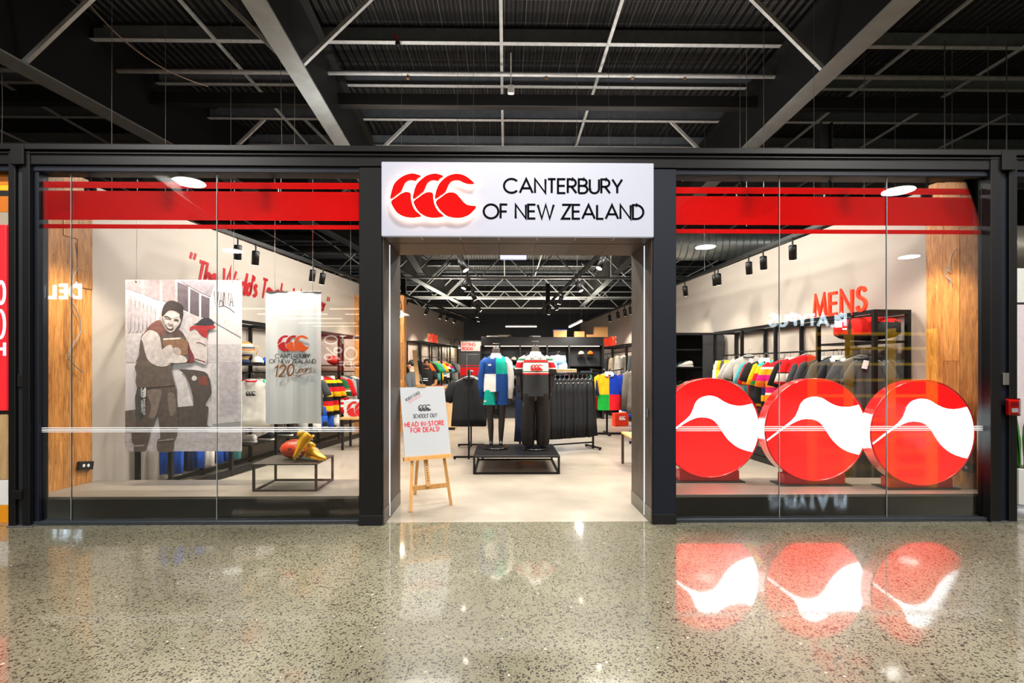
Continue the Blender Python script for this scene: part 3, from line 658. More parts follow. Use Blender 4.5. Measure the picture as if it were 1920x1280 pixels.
# roof pieces lit above neighbour on the right are the same duct run
# ================================================================== GARMENT MESHES (shared)
HOOK = .10
def shirt_me(w=.50, h=.70, sl=.24, th=.03, seed=0, longs=False):
    r = random.Random(seed); mb = MB()
    ph = r.uniform(0, 6)
    sp_ = [(0, 0, -h, w*.50, th*1.15), (0, 0, -h*.82, w*.49, th*1.1), (0, 0, -h*.6, w*.47, th*1.05), (0, 0, -h*.4, w*.47, th), (0, 0, -h*.25, w*.485, th), (0, 0, -.11, w*.47, th*.9), (0, 0, -.065, w*.40, th*.8), (0, 0, -.03, w*.26, th*.75), (0, .004, 0, .075, th*.9)]
    mb.ell(sp_, 18, True, .016, 5, ph)
    for s in (-1, 1):
        L = .55 if longs else sl
        dx = (.03 if longs else .075)
        pts = [(s*w*.38, 0, -.075), (s*w*.47, 0, -.12), (s*(w*.5+dx*.55), .005, -.12-L*.5), (s*(w*.5+dx), .01, -.11-L)]
        mb.tube(pts, [.05, .066, .066 if not longs else .055, .075 if not longs else .046], 10, .36, up=(0, 1, 0))
    return mb.mesh('shirt_body', cloth('#888888'), True)
def shorts_me(w=.40, h=.45, seed=0, legs=.0):
    mb = MB(); r = random.Random(seed)
    mb.ell([(0, 0, -h*.45, w*.52, .05), (0, 0, -h*.2, w*.50, .045), (0, 0, -.03, w*.46, .04), (0, 0, 0, w*.45, .035)], 16, True, .01, 4, r.uniform(0, 6))
    for s in (-1, 1):
        mb.ell([(s*w*.29, 0, -h, w*.27, .05), (s*w*.28, 0, -h*.7, w*.27, .05), (s*w*.26, 0, -h*.38, w*.27, .048)], 12, True, .012, 3, r.uniform(0, 6))
    return mb.mesh('shorts_body', cloth('#888888'), True)
def trouser_me(w=.36, h=1.0, seed=0):
    mb = MB(); r = random.Random(seed)
    mb.ell([(0, 0, -.06, w*.48, .045), (0, 0, 0, w*.44, .035)], 16, True, .004, 4, r.uniform(0, 6))
    for s in (-1, 1):
        mb.ell([(s*w*.24, r.uniform(-.02, .02), -h, w*.25, .06), (s*w*.24, 0, -h*.75, w*.25, .06), (s*w*.25, 0, -h*.45, w*.26, .058), (s*w*.24, 0, -h*.2, w*.27, .052), (s*w*.22, 0, -.04, w*.26, .04)], 16, True, .03, 5, r.uniform(0, 6))
    return mb.mesh('trouser_body', cloth('#888888'), True)
ME = {}
for i in range(3):
    ME['tee', i] = shirt_me(seed=i); ME['jersey', i] = shirt_me(.54, .74, .30, .034, seed=10+i); ME['long', i] = shirt_me(.50, .72, .5, .036, seed=20+i, longs=True)
    ME['kid', i] = shirt_me(.36, .50, .18, .03, seed=30+i)
    ME['shorts', i] = shorts_me(seed=i); ME['pants', i] = trouser_me(seed=i)
def collar_me():
    mb = MB(); mb.ell([(0, 0, -.035, .088, .058), (0, 0, .0, .078, .052), (0, 0, .022, .07, .046), (0, 0, -.01, .060, .038)], 14, False)
    for s in (-1, 1):
        mb.add([(s*.01, -.062, -.085), (s*.075, -.055, -.07), (s*.088, -.05, -.01), (s*.04, -.058, -.012), (s*.01, -.05, -.085), (s*.075, -.045, -.07)], [(0, 1, 2, 3), (0, 4, 5, 1), (3, 2, 5, 4)])
    return mb.mesh('collar', cloth('#e6e2da'), True)
def crew_me(): return MB().tube([(.075*math.cos(a), .05*math.sin(a), -.012+.012*math.sin(a)) for a in [2*PI*i/14 for i in range(15)]], .012, 6).mesh('neckband', cloth('#888888'), True)
COLLAR, CREW = collar_me(), crew_me()
def hanger_me():
    mb = MB()
    mb.tube(cr([(-.20, 0, -.07), (-.1, 0, -.02), (0, 0, .015), (.1, 0, -.02), (.20, 0, -.07)], 3, False), .008, 6)
    mb.tube([(0, 0, .01), (0, 0, .06)]+[(.022-.022*math.cos(a), 0, .075+.022*math.sin(a)) for a in (0, .6, 1.2, 1.8, 2.5, 3.1)], .0035, 5)
    return mb.mesh('hanger', mat('hanger_grey', '#8d8b88', .35, .4), True)
HANGER = hanger_me()
TAG = MB().cbox(-.028, .028, -.002, .002, -.10, 0, .001).mesh('swing_tag', OFFW)
gi = [0]
def garment(kind, m, loc, rz, label, group, cat=None, collar=None, neck=None, tagged=False, scale=1.0, hanger=True):
    gi[0] += 1; i = gi[0] % 3
    nm = {'tee': 't_shirt', 'jersey': 'rugby_jersey', 'long': 'long_sleeve_top', 'kid': 'child_t_shirt', 'shorts': 'shorts', 'pants': 'trousers'}[kind]
    t = thing(nm, label, cat or {'tee': 'shirt', 'jersey': 'jersey', 'long': 'shirt', 'kid': 'shirt', 'shorts': 'shorts', 'pants': 'trousers'}[kind], (loc[0], loc[1], loc[2]-HOOK*scale), rz, group)
    t.scale = (scale,)*3
    place(ME[kind, i], 'garment_body', t, m)
    if hanger: place(HANGER, 'hanger', t)
    if collar: place(COLLAR, 'collar', t, collar)
    if neck: place(CREW, 'neckband', t, neck)
    if tagged: place(TAG, 'swing_tag', t, loc=(.06, -.075, -.05), rot=(.1, .25, 0))
    return t
def row(A, B, z, items, group, rz=0, jit=.06, scale=1.0):
    """garments hung along a rail from plan point A to B; items = (kind, material, label, extra)"""
    n = len(items); r = random.Random(hash(group) % 1000 if False else len(group)*7+n)
    for k, it in enumerate(items):
        f = (k+.5)/n
        kind, m, lb = it[0], it[1], it[2]; ex = it[3] if len(it) > 3 else {}
        garment(kind, m, (A[0]+(B[0]-A[0])*f, A[1]+(B[1]-A[1])*f, z), rz+r.uniform(-jit, jit), lb, group, scale=scale, **ex)
# garment colours
cB, cCH, cG, cW, cN, cY, cR, cPK = (cloth(c, n) for c, n in (('#212224', 'black'), ('#494c4f', 'charcoal'), ('#a7a39d', 'grey'), ('#e4e0d8', 'white'), ('#17233f', 'navy'), ('#f2b114', 'yellow'), ('#d11c22', 'red'), ('#e0197e', 'pink')))
cBL, cTE, cGR, cOR, cBE, cLB, cDT = (cloth(c, n) for c, n in (('#1f4fae', 'blue'), ('#4a9a9c', 'teal'), ('#1f9a4a', 'green'), ('#e8641b', 'orange'), ('#b9ab94', 'beige'), ('#8cb8e6', 'lightblue'), ('#5b564f', 'taupe')))
sRW = stripes('stripe_red_white', [(0, '#d11c22'), (.12, '#e6e2da'), (.30, '#1b1b1c'), (.32, '#d11c22'), (.50, '#e6e2da'), (.66, '#1b1b1c'), (.68, '#d11c22')])
sMULTI = stripes('stripe_orange_pink', [(0, '#c2185b'), (.12, '#e8b0c0'), (.16, '#f07a1a'), (.30, '#e8d0c8'), (.34, '#c2185b'), (.46, '#f07a1a'), (.58, '#e0197e'), (.7, '#f0a01a'), (.82, '#e4e0d8'), (.86, '#d11c22')])
sGRN = stripes('stripe_green_yellow', [(0, '#1f1f1f'), (.12, '#f2b114'), (.25, '#1f2a5a'), (.4, '#1f9a4a'), (.55, '#d11c22'), (.7, '#f2b114'), (.85, '#3db8a0')])
sGER = stripes('stripe_black_red_yellow', [(0, '#1b1b1c'), (.12, '#f2b114'), (.26, '#d11c22'), (.38, '#1b1b1c'), (.5, '#f2b114'), (.62, '#d11c22'), (.74, '#1b1b1c'), (.84, '#f2b114'), (.92, '#d11c22')])
sITA = stripes('stripe_green_white_red', [(0, '#d11c22'), (.18, '#e6e2da'), (.25, '#d11c22'), (.32, '#e6e2da'), (.38, '#a01018'), (.44, '#e6e2da'), (.48, '#1d4a2c'), (.6, '#e6e2da'), (.63, '#8a6a3a'), (.68, '#1d5a34')])
sTEALW = stripes('stripe_teal_white', [(0, '#e8641b'), (.2, '#5cc4d4'), (.35, '#1b1b1c'), (.42, '#e6e2da'), (.6, '#5cc4d4'), (.75, '#e0197e'), (.85, '#f2b114')])
sGW = stripes('stripe_white_green_side', [(0, '#e6e2da'), (.3, '#35c274'), (.36, '#e6e2da'), (.6, '#35c274'), (.66, '#e6e2da')], axis=0, zlo=-.27, zhi=.27)
sKID = stripes('stripe_kids', [(0, '#2b2b2c'), (.2, '#e6e2da'), (.3, '#2b9ad0'), (.45, '#2b2b2c'), (.6, '#e6e2da'), (.75, '#d11c22')], zlo=-.5)
sCHECK = stripes('dots_trim', [(0, '#1f4fae'), (.1, '#1b1b1c'), (.2, '#1f9a4a'), (.3, '#e6e2da'), (.4, '#1f4fae'), (.5, '#d11c22'), (.6, '#1b1b1c'), (.7, '#1f9a4a'), (.8, '#e6e2da'), (.9, '#1f4fae')], zlo=-.9)
def rack_frame(nm, label, A, B, depth, inward, h, bays, shelves=(), rails=(), cat='clothes rack'):
    """black box frame standing along a wall from A to B (plan), reaching 'depth' into the room"""
    A = Vector((*A, 0)); B = Vector((*B, 0)); d = (B-A).normalized(); n = Vector((-d.y, d.x, 0))*inward*depth
    t = thing(nm, label, cat, (A+n/2))
    w = .045
    def ver(p): MB().bar(p+Vector((0, 0, .0)), p+Vector((0, 0, h)), w, w, up=(0, 1, 0)).build('post', BLACK, t, world=True)
    def hor(nm_, p, q, z, ww=w, hh=w): MB().bar(p+Vector((0, 0, z)), q+Vector((0, 0, z)), ww, hh).build(nm_, BLACK, t, world=True)
    for k in range(bays+1):
        p = A+(B-A)*k/bays; ver(p); ver(p+n); hor('cross_rail', p, p+n, h-w/2)
    hor('top_rail', A, B, h-w/2); hor('top_rail', A+n, B+n, h-w/2); hor('base_rail', A, B, .05); hor('base_rail', A+n, B+n, .05, w, .08)
    for z, k0, k1 in shelves:
        p, q = A+(B-A)*k0/bays, A+(B-A)*k1/bays
        MB().bar(p+n/2+Vector((0, 0, z)), q+n/2+Vector((0, 0, z)), depth, .025).build('shelf', BLACK, t, world=True)
    for z, k0, k1 in rails:
        p, q = A+(B-A)*k0/bays, A+(B-A)*k1/bays
        MB().tube([p+n*.62+Vector((0, 0, z)), q+n*.62+Vector((0, 0, z))], .012, 8).build('hang_rail', BLACK, t, True, True)
    return t, (lambda f, z, g=.62: A+(B-A)*f+n*g+Vector((0, 0, z)))
def sign3d(name, s, O, U, h, w, width, m, label, parent=None, gap=.2, d=.05):
    fr = frame(O, U, (0, 0, 1)); mb = MB(); text(mb, s, fr, 0, 0, h, w, width, gap=gap, d=d)
    o = mb.build(name, m); return tag(o, label, 'sign')
# ================================================================== RIGHT WALL: MENSWEAR RACK
G = 'menswear hung along the right wall'
RA, RB = (wall_rx(5.88)-.05, 5.88), (wall_rx(9.6)-.05, 9.6)
rk, RP = rack_frame('wall_rack', 'black box-frame clothes rack along the right wall under the red menswear letters', RA, RB, .42, 1, 2.18, 4, shelves=[(1.81, 0, 1), (.12, 0, 4)], rails=[(1.74, 0, 4), (.95, 0, 4)])
def rw_(f0, f1, z, items): row(RP(f0, 0)[:2], RP(f1, 0)[:2], z, items, G, math.radians(-14))
rw_(.02, .25 , 1.74, [('tee', cCH, 'charcoal grey t-shirt with a swing tag on the menswear rail beside the right window', dict(tagged=True))]*2+[('tee', cB, 'black t-shirt hung close to the glass on the menswear rail')]*4)
rw_(.26, .44 , 1.74, [('jersey', cCH, 'charcoal polo jersey with white collar on the menswear rail', dict(collar=cW))]*3+[('jersey', cB, 'black polo jersey with white collar on the menswear rail', dict(collar=cW, tagged=True))]*2)
rw_(.45, .70 , 1.74, [('jersey', sRW, 'rugby jersey with bold red and white hoops facing out of the menswear rail', dict(collar=cW)), ('jersey', sMULTI, 'orange and magenta striped rugby jersey behind the red and white hoops', {}), ('jersey', sGRN, 'green, yellow and blue hooped rugby jersey in the colourful run', {}), ('jersey', cY, 'plain yellow rugby jersey in the colourful run', {}), ('jersey', sMULTI, 'orange and magenta striped rugby jersey at the far end of the colourful run', {}), ('jersey', cR, 'plain red rugby jersey in the colourful run', {}), ('jersey', cTE, 'plain teal rugby jersey in the colourful run', {})])
rw_(.71, .86 , 1.74, [('tee', cB, 'black sports top on the middle bay of the menswear rail', dict(collar=cW))]*2+[('tee', cG, 'pale grey marl t-shirt facing out with a hang card', dict(tagged=True, neck=cCH)), ('tee', cG, 'pale grey marl t-shirt half hidden behind another')])
rw_(.87, 1.0 , 1.74, [('shorts', cY, 'yellow shorts on the far end of the menswear rail'), ('shorts', cCH, 'grey shorts on the far end of the menswear rail'), ('shorts', cY, 'yellow shorts tucked behind grey ones'), ('shorts', cW, 'white shorts with small black emblem at the far end of the rail')])
rw_(.5, 1.0, .95, [('shorts', c_, l_) for c_, l_ in ((cB, 'black shorts on the lower menswear rail'), (cCH, 'grey shorts on the lower menswear rail'), (cR, 'bright red shorts on the lower menswear rail'), (cPK, 'hot pink shorts on the lower menswear rail'), (cR, 'red shorts at the far end of the lower rail'), (cPK, 'hot pink shorts at the far end of the lower rail'))])
rw_(.02, .48, .95, [('pants', cB, 'black track pants on the lower menswear rail behind the discs')]*5)
# single garments turned to face the shopper
def face_out(px, kind, m, label, z=1.74, **ex):
    Y = (4.26+.497)/((px-946)/955+.085); garment(kind, m, (X(px, Y), Y, z), math.radians(-42), label, G, **ex)
face_out(1615, 'tee', cCH, 'charcoal t-shirt with white tag turned toward the shopper nearest the right window', tagged=True, neck=cCH)
face_out(1572, 'jersey', cCH, 'charcoal rugby polo with broad white collar turned toward the shopper', collar=cW, tagged=True)
face_out(1512, 'jersey', sRW, 'red and white hooped rugby jersey turned toward the shopper', z=1.78)
face_out(1470, 'jersey', sMULTI, 'orange and magenta hooped rugby jersey turned toward the shopper', z=1.72)
face_out(1434, 'tee', cB, 'black sports top turned toward the shopper beside the pale grey one', z=1.74, collar=cW)
face_out(1404, 'tee', cG, 'pale grey marl t-shirt turned toward the shopper with a hang card', z=1.82, tagged=True, neck=cCH, scale=1.1)
# letters on top of the rack
p = RP(.265, 2.19, 1.0); q = RP(.03, 2.19, 1.0); U = (Vector(q)-Vector(p)).normalized()
sign3d('rack_letters', 'MENS', p, U, .27, .04, .88, mat('neon_red', '#ee3a1c', .35, em=.55, emc='#ff3a1a'), 'red block letters MENS standing on the right wall rack', gap=.3, d=.03)
# duffel bag
p = RP(.065, 1.825, .75)
t = thing('duffel_bag', 'red and black sports duffel bag on the top shelf by the right window', 'bag', p, math.radians(-40)); t.scale = (.92, .92, 1.0)
mb = MB(); rings = []
for i in range(13):
    x = -.36+.72*i/12; k = (1-abs(x/.385)**6)**.5; kz = .92+.08*math.cos(x*9)
    rings.append([Vector((x, .155*k*math.copysign(abs(math.cos(a))**.7, math.cos(a)), .15+.145*k*kz*math.copysign(abs(math.sin(a))**.7, math.sin(a)))) for a in [2*PI*j/16 for j in range(16)]])
mb.loft(rings)
for n_, f_ in enumerate(mb.f):
    c = sum((mb.v[i] for i in f_), Vector())/len(f_)
    if c.z < .085 or (c.x > .12 and c.z < .22): mb.m[n_] = 1
mb.build('bag_body', [cloth('#d4201c', 'bagred'), cloth('#26282b', 'bagblack')], t, True)
for x in (-.17, .1):
    MB().tube([(x, -.16*math.cos(a), .15+.155*math.sin(a)) for a in [-.9+i*.35 for i in range(9)]], .018, 6, .3).build('strap', cB, t, True)
MB().tube(cr([(-.17, -.05, .29), (-.08, -.05, .34), (.02, -.05, .34), (.1, -.05, .29)], 4, False), .012, 6).build('handle', cB, t, True)
MB().box(-.25, -.2, -.162, -.156, .14, .16).build('logo_patch', OFFW, t)
MB().cbox(-.33, -.25, -.17, -.165, .17, .25, .002).build('paper_tag', OFFW, t)
# dark unit beyond the rack
x1 = wall_rx(10.4)-.05
t = thing('shelf_unit', 'dark end-panel shelving unit beyond the menswear rack', 'shelf unit', (x1-.35, 10.6, 0))
MB().cbox(x1-.72+.3, x1, 9.95, 10.0, 0, 2.15, .004).build('end_panel', mat('dark_laminate', '#26272a', .5), t, world=True)
for z in (.1, .6, 1.1, 1.5, 1.85): MB().cbox(x1-.95, x1-.42, 10.02, 10.9, z, z+.03, .003).build('shelf', BLACK, t, world=True)
MB().cbox(x1-.97, x1-.93, 10.02, 10.9, 0, 2.15, .003).build('side_panel', mat('mirror_edge', '#9aa19c', .2, .7), t, world=True)
MB().cbox(x1-.95, x1, 10.9, 10.95, 0, 2.15, .003).build('back_panel', BLACK2, t, world=True)
MB().cbox(x1-.95, x1, 10.0, 10.95, 2.15, 2.2, .003).build('top_panel', BLACK, t, world=True)
def trainer(loc, rz, m, label, group, sole=cW, s=1.0):
    t = thing('sports_shoe', label, 'shoe', loc, rz, group); t.scale = (s, s, s)
    mb = MB(); rings = []
    for x, w, z0, z1 in ((-.14, .03, .02, .10), (-.12, .042, .02, .115), (-.07, .042, .02, .12), (-.02, .038, .02, .105), (.04, .042, .02, .075), (.09, .045, .02, .055), (.13, .036, .02, .042), (.15, .015, .02, .03)):
        rings.append([Vector((x, w*math.cos(a), (z0+z1)/2+(z1-z0)/2*math.sin(a))) for a in [2*PI*j/12 for j in range(12)]])
    mb.loft(rings).build('upper', m, t, True)
    MB().poly(cr([Vector(p) for p in ((-.145, -.03), (-.05, -.042), (.08, -.05), (.15, -.02), (.155, .02), (.08, .048), (-.05, .042), (-.145, .03))], 3), frame((0, 0, 0), (1, 0, 0), (0, 1, 0)), .022).build('sole', sole, t)
    for k in range(3):
        x = -.01+k*.025; MB().tube([(x, -.028, .1-k*.012), (x, 0, .112-k*.013), (x, .028, .1-k*.012)], .004, 4).build('lace', cW, t)
    return t
gs = 'shoes on the dark shelf unit'
for i, (z, y) in enumerate(((1.53, 10.2), (1.53, 10.5), (1.13, 10.2), (1.13, 10.5), (.63, 10.3))):
    trainer((x1-.68, y, z), PI, (cW, cTE, cGR, cB, cR)[i], ('white', 'teal', 'green', 'black', 'red')[i]+' sports shoe on the dark shelf unit right of the entrance', gs)
# ================================================================== LEFT WALL RACK
LA, LB = (wall_lx(6.2)+.06, 6.2), (wall_lx(11.3)+.06, 11.3)
rk2, LP = rack_frame('wall_rack', 'long black box-frame clothes rack along the left wall behind the hanging posters', LA, LB, .45, -1, 2.19, 5, shelves=[(1.55, 0, 5), (.36, 1.4, 5)], rails=[(1.43, 1.2, 5), (.98, 0, 1.4), (.86, 3, 5)])
G2 = 'clothes hung along the left wall'
def rl_(f0, f1, z, items, sc=1.0): row(LP(f0, 0)[:2], LP(f1, 0)[:2], z, items, G2, math.radians(16), scale=sc)
rl_(.02, .26, .99, [('pants', c_, l_) for c_, l_ in ((cBL, 'bright blue track pants with white side panel low behind the photo poster'), (cN, 'navy track pants low behind the photo poster'), (cBL, 'bright blue track pants second in the low blue row'), (cW, 'white trousers with red cuff in the low blue row'), (cBL, 'bright blue track pants last in the low row'), (sCHECK, 'blue patterned leggings with bright trim in the low row'), (cTE, 'teal leggings at the end of the low row'))], .72)
rl_(.27, .46, 1.43, [('long', cR, 'red top behind the white t-shirt between the posters', {}), ('tee', sGW, 'white top with green side stripes between the posters', {}), ('tee', cCH, 'charcoal top behind the green striped one', {})])
rl_(.47, .68, 1.43, [('tee', c_, l_) for c_, l_ in ((cGR, 'green top behind the grey banner'), (cN, 'navy top behind the grey banner'), (cCH, 'charcoal top behind the grey banner'))])
rl_(.69, .99, 1.43, [('jersey', sGER, 'black, red and yellow hooped rugby jersey right of the grey banner', dict(collar=cW)), ('jersey', sGER, 'second black, red and yellow hooped jersey tucked behind the first'), ('jersey', sITA, 'green rugby jersey with red and white hoops and white collar', dict(collar=cW)), ('jersey', cR, 'red rugby jersey behind the green hooped one'), ('long', cG, 'grey marl sweatshirt near the timber pier'), ('long', cCH, 'charcoal sweatshirt near the timber pier'), ('long', cW, 'white sweatshirt near the timber pier')])
rl_(.62, .8, .87, [('shorts', cW, 'white shorts below the grey banner'), ('shorts', cBL, 'bright blue shorts with red trim below the grey banner'), ('shorts', cBL, 'bright blue shorts second in the pair'), ('shorts', cW, 'white shorts at the end of the low rail')])
garment('tee', cW, (X(471, 7.6), 7.6, 1.43), math.radians(22), 'white t-shirt with red neckband and dark emblem facing out between the posters', G2, neck=cR)
# print on white tee
g = [o for o in S.objects if o.get('label', '').startswith('white t-shirt with red neckband')][0]
mb = MB(); emblem(mb, frame((-.07, -.062, -.24), (1, 0, 0), (0, 0, 1)), 0, 0, .07, d=.006); mb.build('chest_emblem', INK, g)
g = [o for o in S.objects if o.get('label', '').startswith('white shorts with small black')][0]
mb = MB(); emblem(mb, frame((-.16, -.062, -.36), (1, 0, 0), (0, 0, 1)), 0, 0, .06, d=.006); mb.build('leg_emblem', INK, g)
# things on the upper shelf
def cap(loc, rz, m, label, group=None):
    t = thing('baseball_hat', label, 'hat', loc, rz, group)
    mb = MB(); mb.ell([(0, 0, 0, .09, .10), (0, 0, .05, .088, .098), (0, 0, .09, .065, .075), (0, 0, .112, .025, .03), (0, 0, .116, .004, .005)], 16); mb.build('crown', m, t, True)
    MB().poly(cr([Vector(p) for p in ((-.075, -.06), (-.07, -.15), (0, -.19), (.07, -.15), (.075, -.06), (0, -.09))], 3), frame((0, 0, .004), (1, 0, 0), (0, 1, -.12)), .008).build('peak', m, t)
    MB().sphere((0, 0, .118), .008, .008, .006, 8, 4).build('button', cW, t)
    return t
p = LP(.315, 1.565, .5)
t = thing('striped_vessel', 'tan and navy banded round trophy vase on the left rack shelf', 'vase', p)
mb = MB(); prof = [(.0, .07), (.05, .075), (.07, .05), (.10, .06), (.16, .12), (.22, .145), (.28, .125), (.32, .08), (.335, .06)]
mb.ell([(0, 0, z, r, r) for z, r in prof], 20); mb.build('vessel', stripes('vessel_bands', [(0, '#2a3550'), (.2, '#c9a36a'), (.35, '#2a3550'), (.42, '#e2d6c2'), (.58, '#c98b52'), (.68, '#40506a'), (.76, '#d7c4a4'), (.9, '#a9793f')], zlo=0, zhi=.335), t, True)
MB().tube(cr([(.12, 0, .28), (.2, 0, .24), (.17, 0, .14)], 4, False), .008, 6).build('handle', BEECH, t, True)
cap(LP(.36, 1.565, .6), .5, cW, 'white cap on the left rack shelf beside the banded vase')
cap(LP(.41, 1.565, .55), .3, cBL, 'blue cap on the left rack shelf by the banner edge')
def ball(loc, rz, m, label, s=1.0, tilt=0):
    t = thing('rugby_ball', label, 'ball', loc, rz); t.scale = (s,)*3
    mb = MB(); rings = []
    for i in range(15):
        u = -.145+.29*i/14; r = .098*max(.02, (1-(abs(u)/.146)**2.0))**.55
        rings.append([Vector((u, r*math.cos(a), .098+r*math.sin(a))) for a in [2*PI*j/20 for j in range(20)]])
    mb.loft(rings).build('ball_panels', m, t, True)
    for a in (0.35, 1.92, 3.5, 5.06):
        pts = []
        for i in range(13):
            u = -.138+.276*i/12; r = .0985*max(.02, (1-(abs(u)/.146)**2.0))**.55
            pts.append((u, r*math.cos(a), .098+r*math.sin(a)))
        MB().tube(pts, .0016, 4).build('seam', INK, t)
    return t
BALLM = mat('orange_red_leather', '#d8401c', .35, noise=.12, nscale=60, bump=.4, coat=.3)
ball(LP(.845, 1.565, .5), .3, mat('red_leather', '#b8241a', .4), 'red rugby ball on the upper shelf right of the banner')
def folded(loc, rz, m, n, label, group=None, w=.30, d=.34, logo=None):
    t = thing('folded_stack', label, 'folded clothes', loc, rz, group); r = random.Random(len(label))
    for k in range(n):
        o = r.uniform(-.008, .008); MB().cbox(-w/2+o, w/2+o, -d/2, d/2, k*.022, k*.022+.021, .008).build('folded_shirt', m[k % len(m)], t)
    if logo:
        mb = MB(); emblem(mb, frame((-w*.33, -d/2-.002, .012), (1, 0, 0), (0, 0, 1)), 0, 0, n*.022-.03, d=.003); mb.build('printed_emblem', logo, t)
    return t
px_, py_ = X(668, 9.6), 9.6
t = thing('side_table', 'small table with a pale timber top left of the entrance', 'table', (px_, py_, 0))
MB().cbox(px_-.22, px_+.5, py_-.28, py_+.28, .56, .60, .004).build('table_top', BEECH, t, world=True)
for dx in (-.18, .46):
    for dy in (-.24, .24): MB().cbox(px_+dx-.02, px_+dx+.02, py_+dy-.02, py_+dy+.02, 0, .56, .002).build('leg', BLACK, t, world=True)
folded((px_+.0, py_-.05, .60), 0, [cW], 14, 'stack of folded white t-shirts with red print on the small timber table', logo=REDINK, w=.34)
trs = 'sports shoes on the low left shelf'
for i in range(7):
    f = .33+.05*i+(.12 if i > 3 else 0)
    p = LP(f, .375, .5+.25*(i % 2)); trainer(p, PI*.9, (cW, cB)[i % 2] if i < 4 else cB, ('white' if i % 2 == 0 and i < 4 else 'black')+' sports shoe on the low shelf of the left rack, number %s from the window' % ('one two three four five six seven'.split()[i]), trs, s=1.0)
for i in range(6):
    p = LP(.70+.05*i, .40, .55); 
# wall script lettering
a = Vector((wall_lx(6.9)+.005, 6.9, 0)); 
p0 = at(352, 500, 1)
def on_left(px, py):
    dx = (px-CXP)/FPX; k = (math.sin(YAW)+dx*math.cos(YAW))/(math.cos(YAW)-dx*math.sin(YAW))
    y = (-4.56-.165*5.7)/(k-.165); return Vector((k*y, y, Z(py, y, px)))
P0, P1 = on_left(366, 524), on_left(612, 560)
U = (P1-P0); base = P0.copy(); U.z = 0
fr = frame(P0+Vector((.004, 0, -.05)), U, (0, 0, 1))
mb = MB(); Lw = U.length
text(mb, "The World's Toughest", fr, 0, 0, .32, .058, Lw*.66, gap=.10, shear=.25, d=.003, brush=True)
text(mb, "Activewear", fr, Lw*.69, -.0, .28, .05, Lw*.29, gap=.10, shear=.25, d=.003, brush=True)
text(mb, '"', fr, -.14, .1, .30, .04, .09, shear=.2, d=.003); text(mb, '"', fr, Lw*.995, .0, .30, .04, .09, shear=.2, d=.003)
mb.build('wall_lettering', mat('deep_red_paint', '#a80f18', .5), label='dark red brush script slogan in quotation marks on the left white wall', cat='lettering')
# ---- timber pier left of the entrance
pr = thing('wall_pier', 'timber clad wall pier left of the entrance inside the shop', None, (X(711, 12), 12, 0)); pr['kind'] = 'structure'
xa, xb_ = X(664, 12), X(756, 12)
MB().box(xa, xb_, 12.03, 12.3, 0, 3.22).build('core', BLACK2, pr, world=True)
r = random.Random(4)
for i in range(6):
    u0, u1 = xa+(xb_-xa)*i/6, xa+(xb_-xa)*(i+1)/6
    zs = [0, r.uniform(.8, 1.6), r.uniform(1.9, 2.6), 3.22]
    for k in range(3): MB().cbox(u0+.002, u1-.002, 12.0, 12.03, zs[k], zs[k+1]-.003, .003).build('plank', OAK, pr, world=True)
for k in range(3): MB().cbox(xb_, xb_+.02, 12.0, 12.3, k*1.07, k*1.07+1.065, .003).build('plank', OAK, pr, world=True)
# ================================================================== TRACK LIGHTING IN THE SHOP
def track(name, p, q, label, wires=True):
    t = thing('light_track', label, 'light track', ((p[0]+q[0])/2, (p[1]+q[1])/2, p[2]))
    MB().bar(p, q, .045, .05).build('rail', BLACK, t, world=True)
    P, Q = Vector(p), Vector(q)
    for f in (.02, .25, .5, .75, .98) if wires else (.1, .5, .9):
        c = P+(Q-P)*f; MB().tube([c, (c.x, c.y, ZP if wires else c.z+.12)], .0025 if wires else .008, 5).build('suspension_wire', WIRE, t, world=True)
    return t
CAN = MB().tube([(0, 0, 0), (0, 0, -.19)], .05, 14).mesh('spot_can', BLACK, True)
LENS = MB().tube([(0, 0, -.19), (0, 0, -.194)], .043, 14).mesh('spot_lens', LAMP_ON)
ARM = MB().tube([(0, 0, .11), (0, 0, -.02)], .012, 6).mesh('spot_arm', BLACK)
nsp = [0]
def spot(loc, aim, label, group, power=0, size=70, col=(1, .86, .7)):
    loc = Vector(loc); t = thing('track_spotlight', label, 'spotlight', loc, group=group)
    q = (Vector(aim)-loc).to_track_quat('-Z', 'Y').to_euler()
    place(ARM, 'arm', t); c = place(CAN, 'can', t, rot=q); ls = place(LENS, 'lens', t, rot=q)
    if power:
        l = light('SPOT', 'spot_light', loc+(Vector(aim)-loc).normalized()*.21-loc, power, col, spot_size=math.radians(size), spot_blend=.6, shadow_soft_size=.06); l.rotation_euler = q; l.parent = t
    return t
ZK = 3.3
# left wall track
lt0, lt1 = Vector((-3.72, 6.6, ZK)), Vector((-.87, 20.2, ZK))
track('a', lt0, lt1, 'black light track running along the left wall')
def lt(y): return lt0+(lt1-lt0)*((y-lt0.y)/(lt1.y-lt0.y))-Vector((0, 0, .13))
for y, w in ((7.0, .5), (7.35, 0), (8.75, .5), (9.05, 0), (10.9, .7), (12.7, 1.2), (14.2, 1.6), (15.4, 1.6), (16.0, 0), (16.8, 1.6)):
    p = lt(y); spot(p, (wall_lx(y+.8)+(.1 if y < 11 else 0), y+.8, 1.4), 'black spotlight on the left wall track', 'spotlights on the left wall track', SPOT_W*w)
rt0, rt1 = Vector((3.98, 6.2, ZK)), Vector((3.1, 19.5, ZK))
track('b', rt0, rt1, 'black light track running along the right wall')
def rt(y): return rt0+(rt1-rt0)*((y-rt0.y)/(rt1.y-rt0.y))-Vector((0, 0, .13))
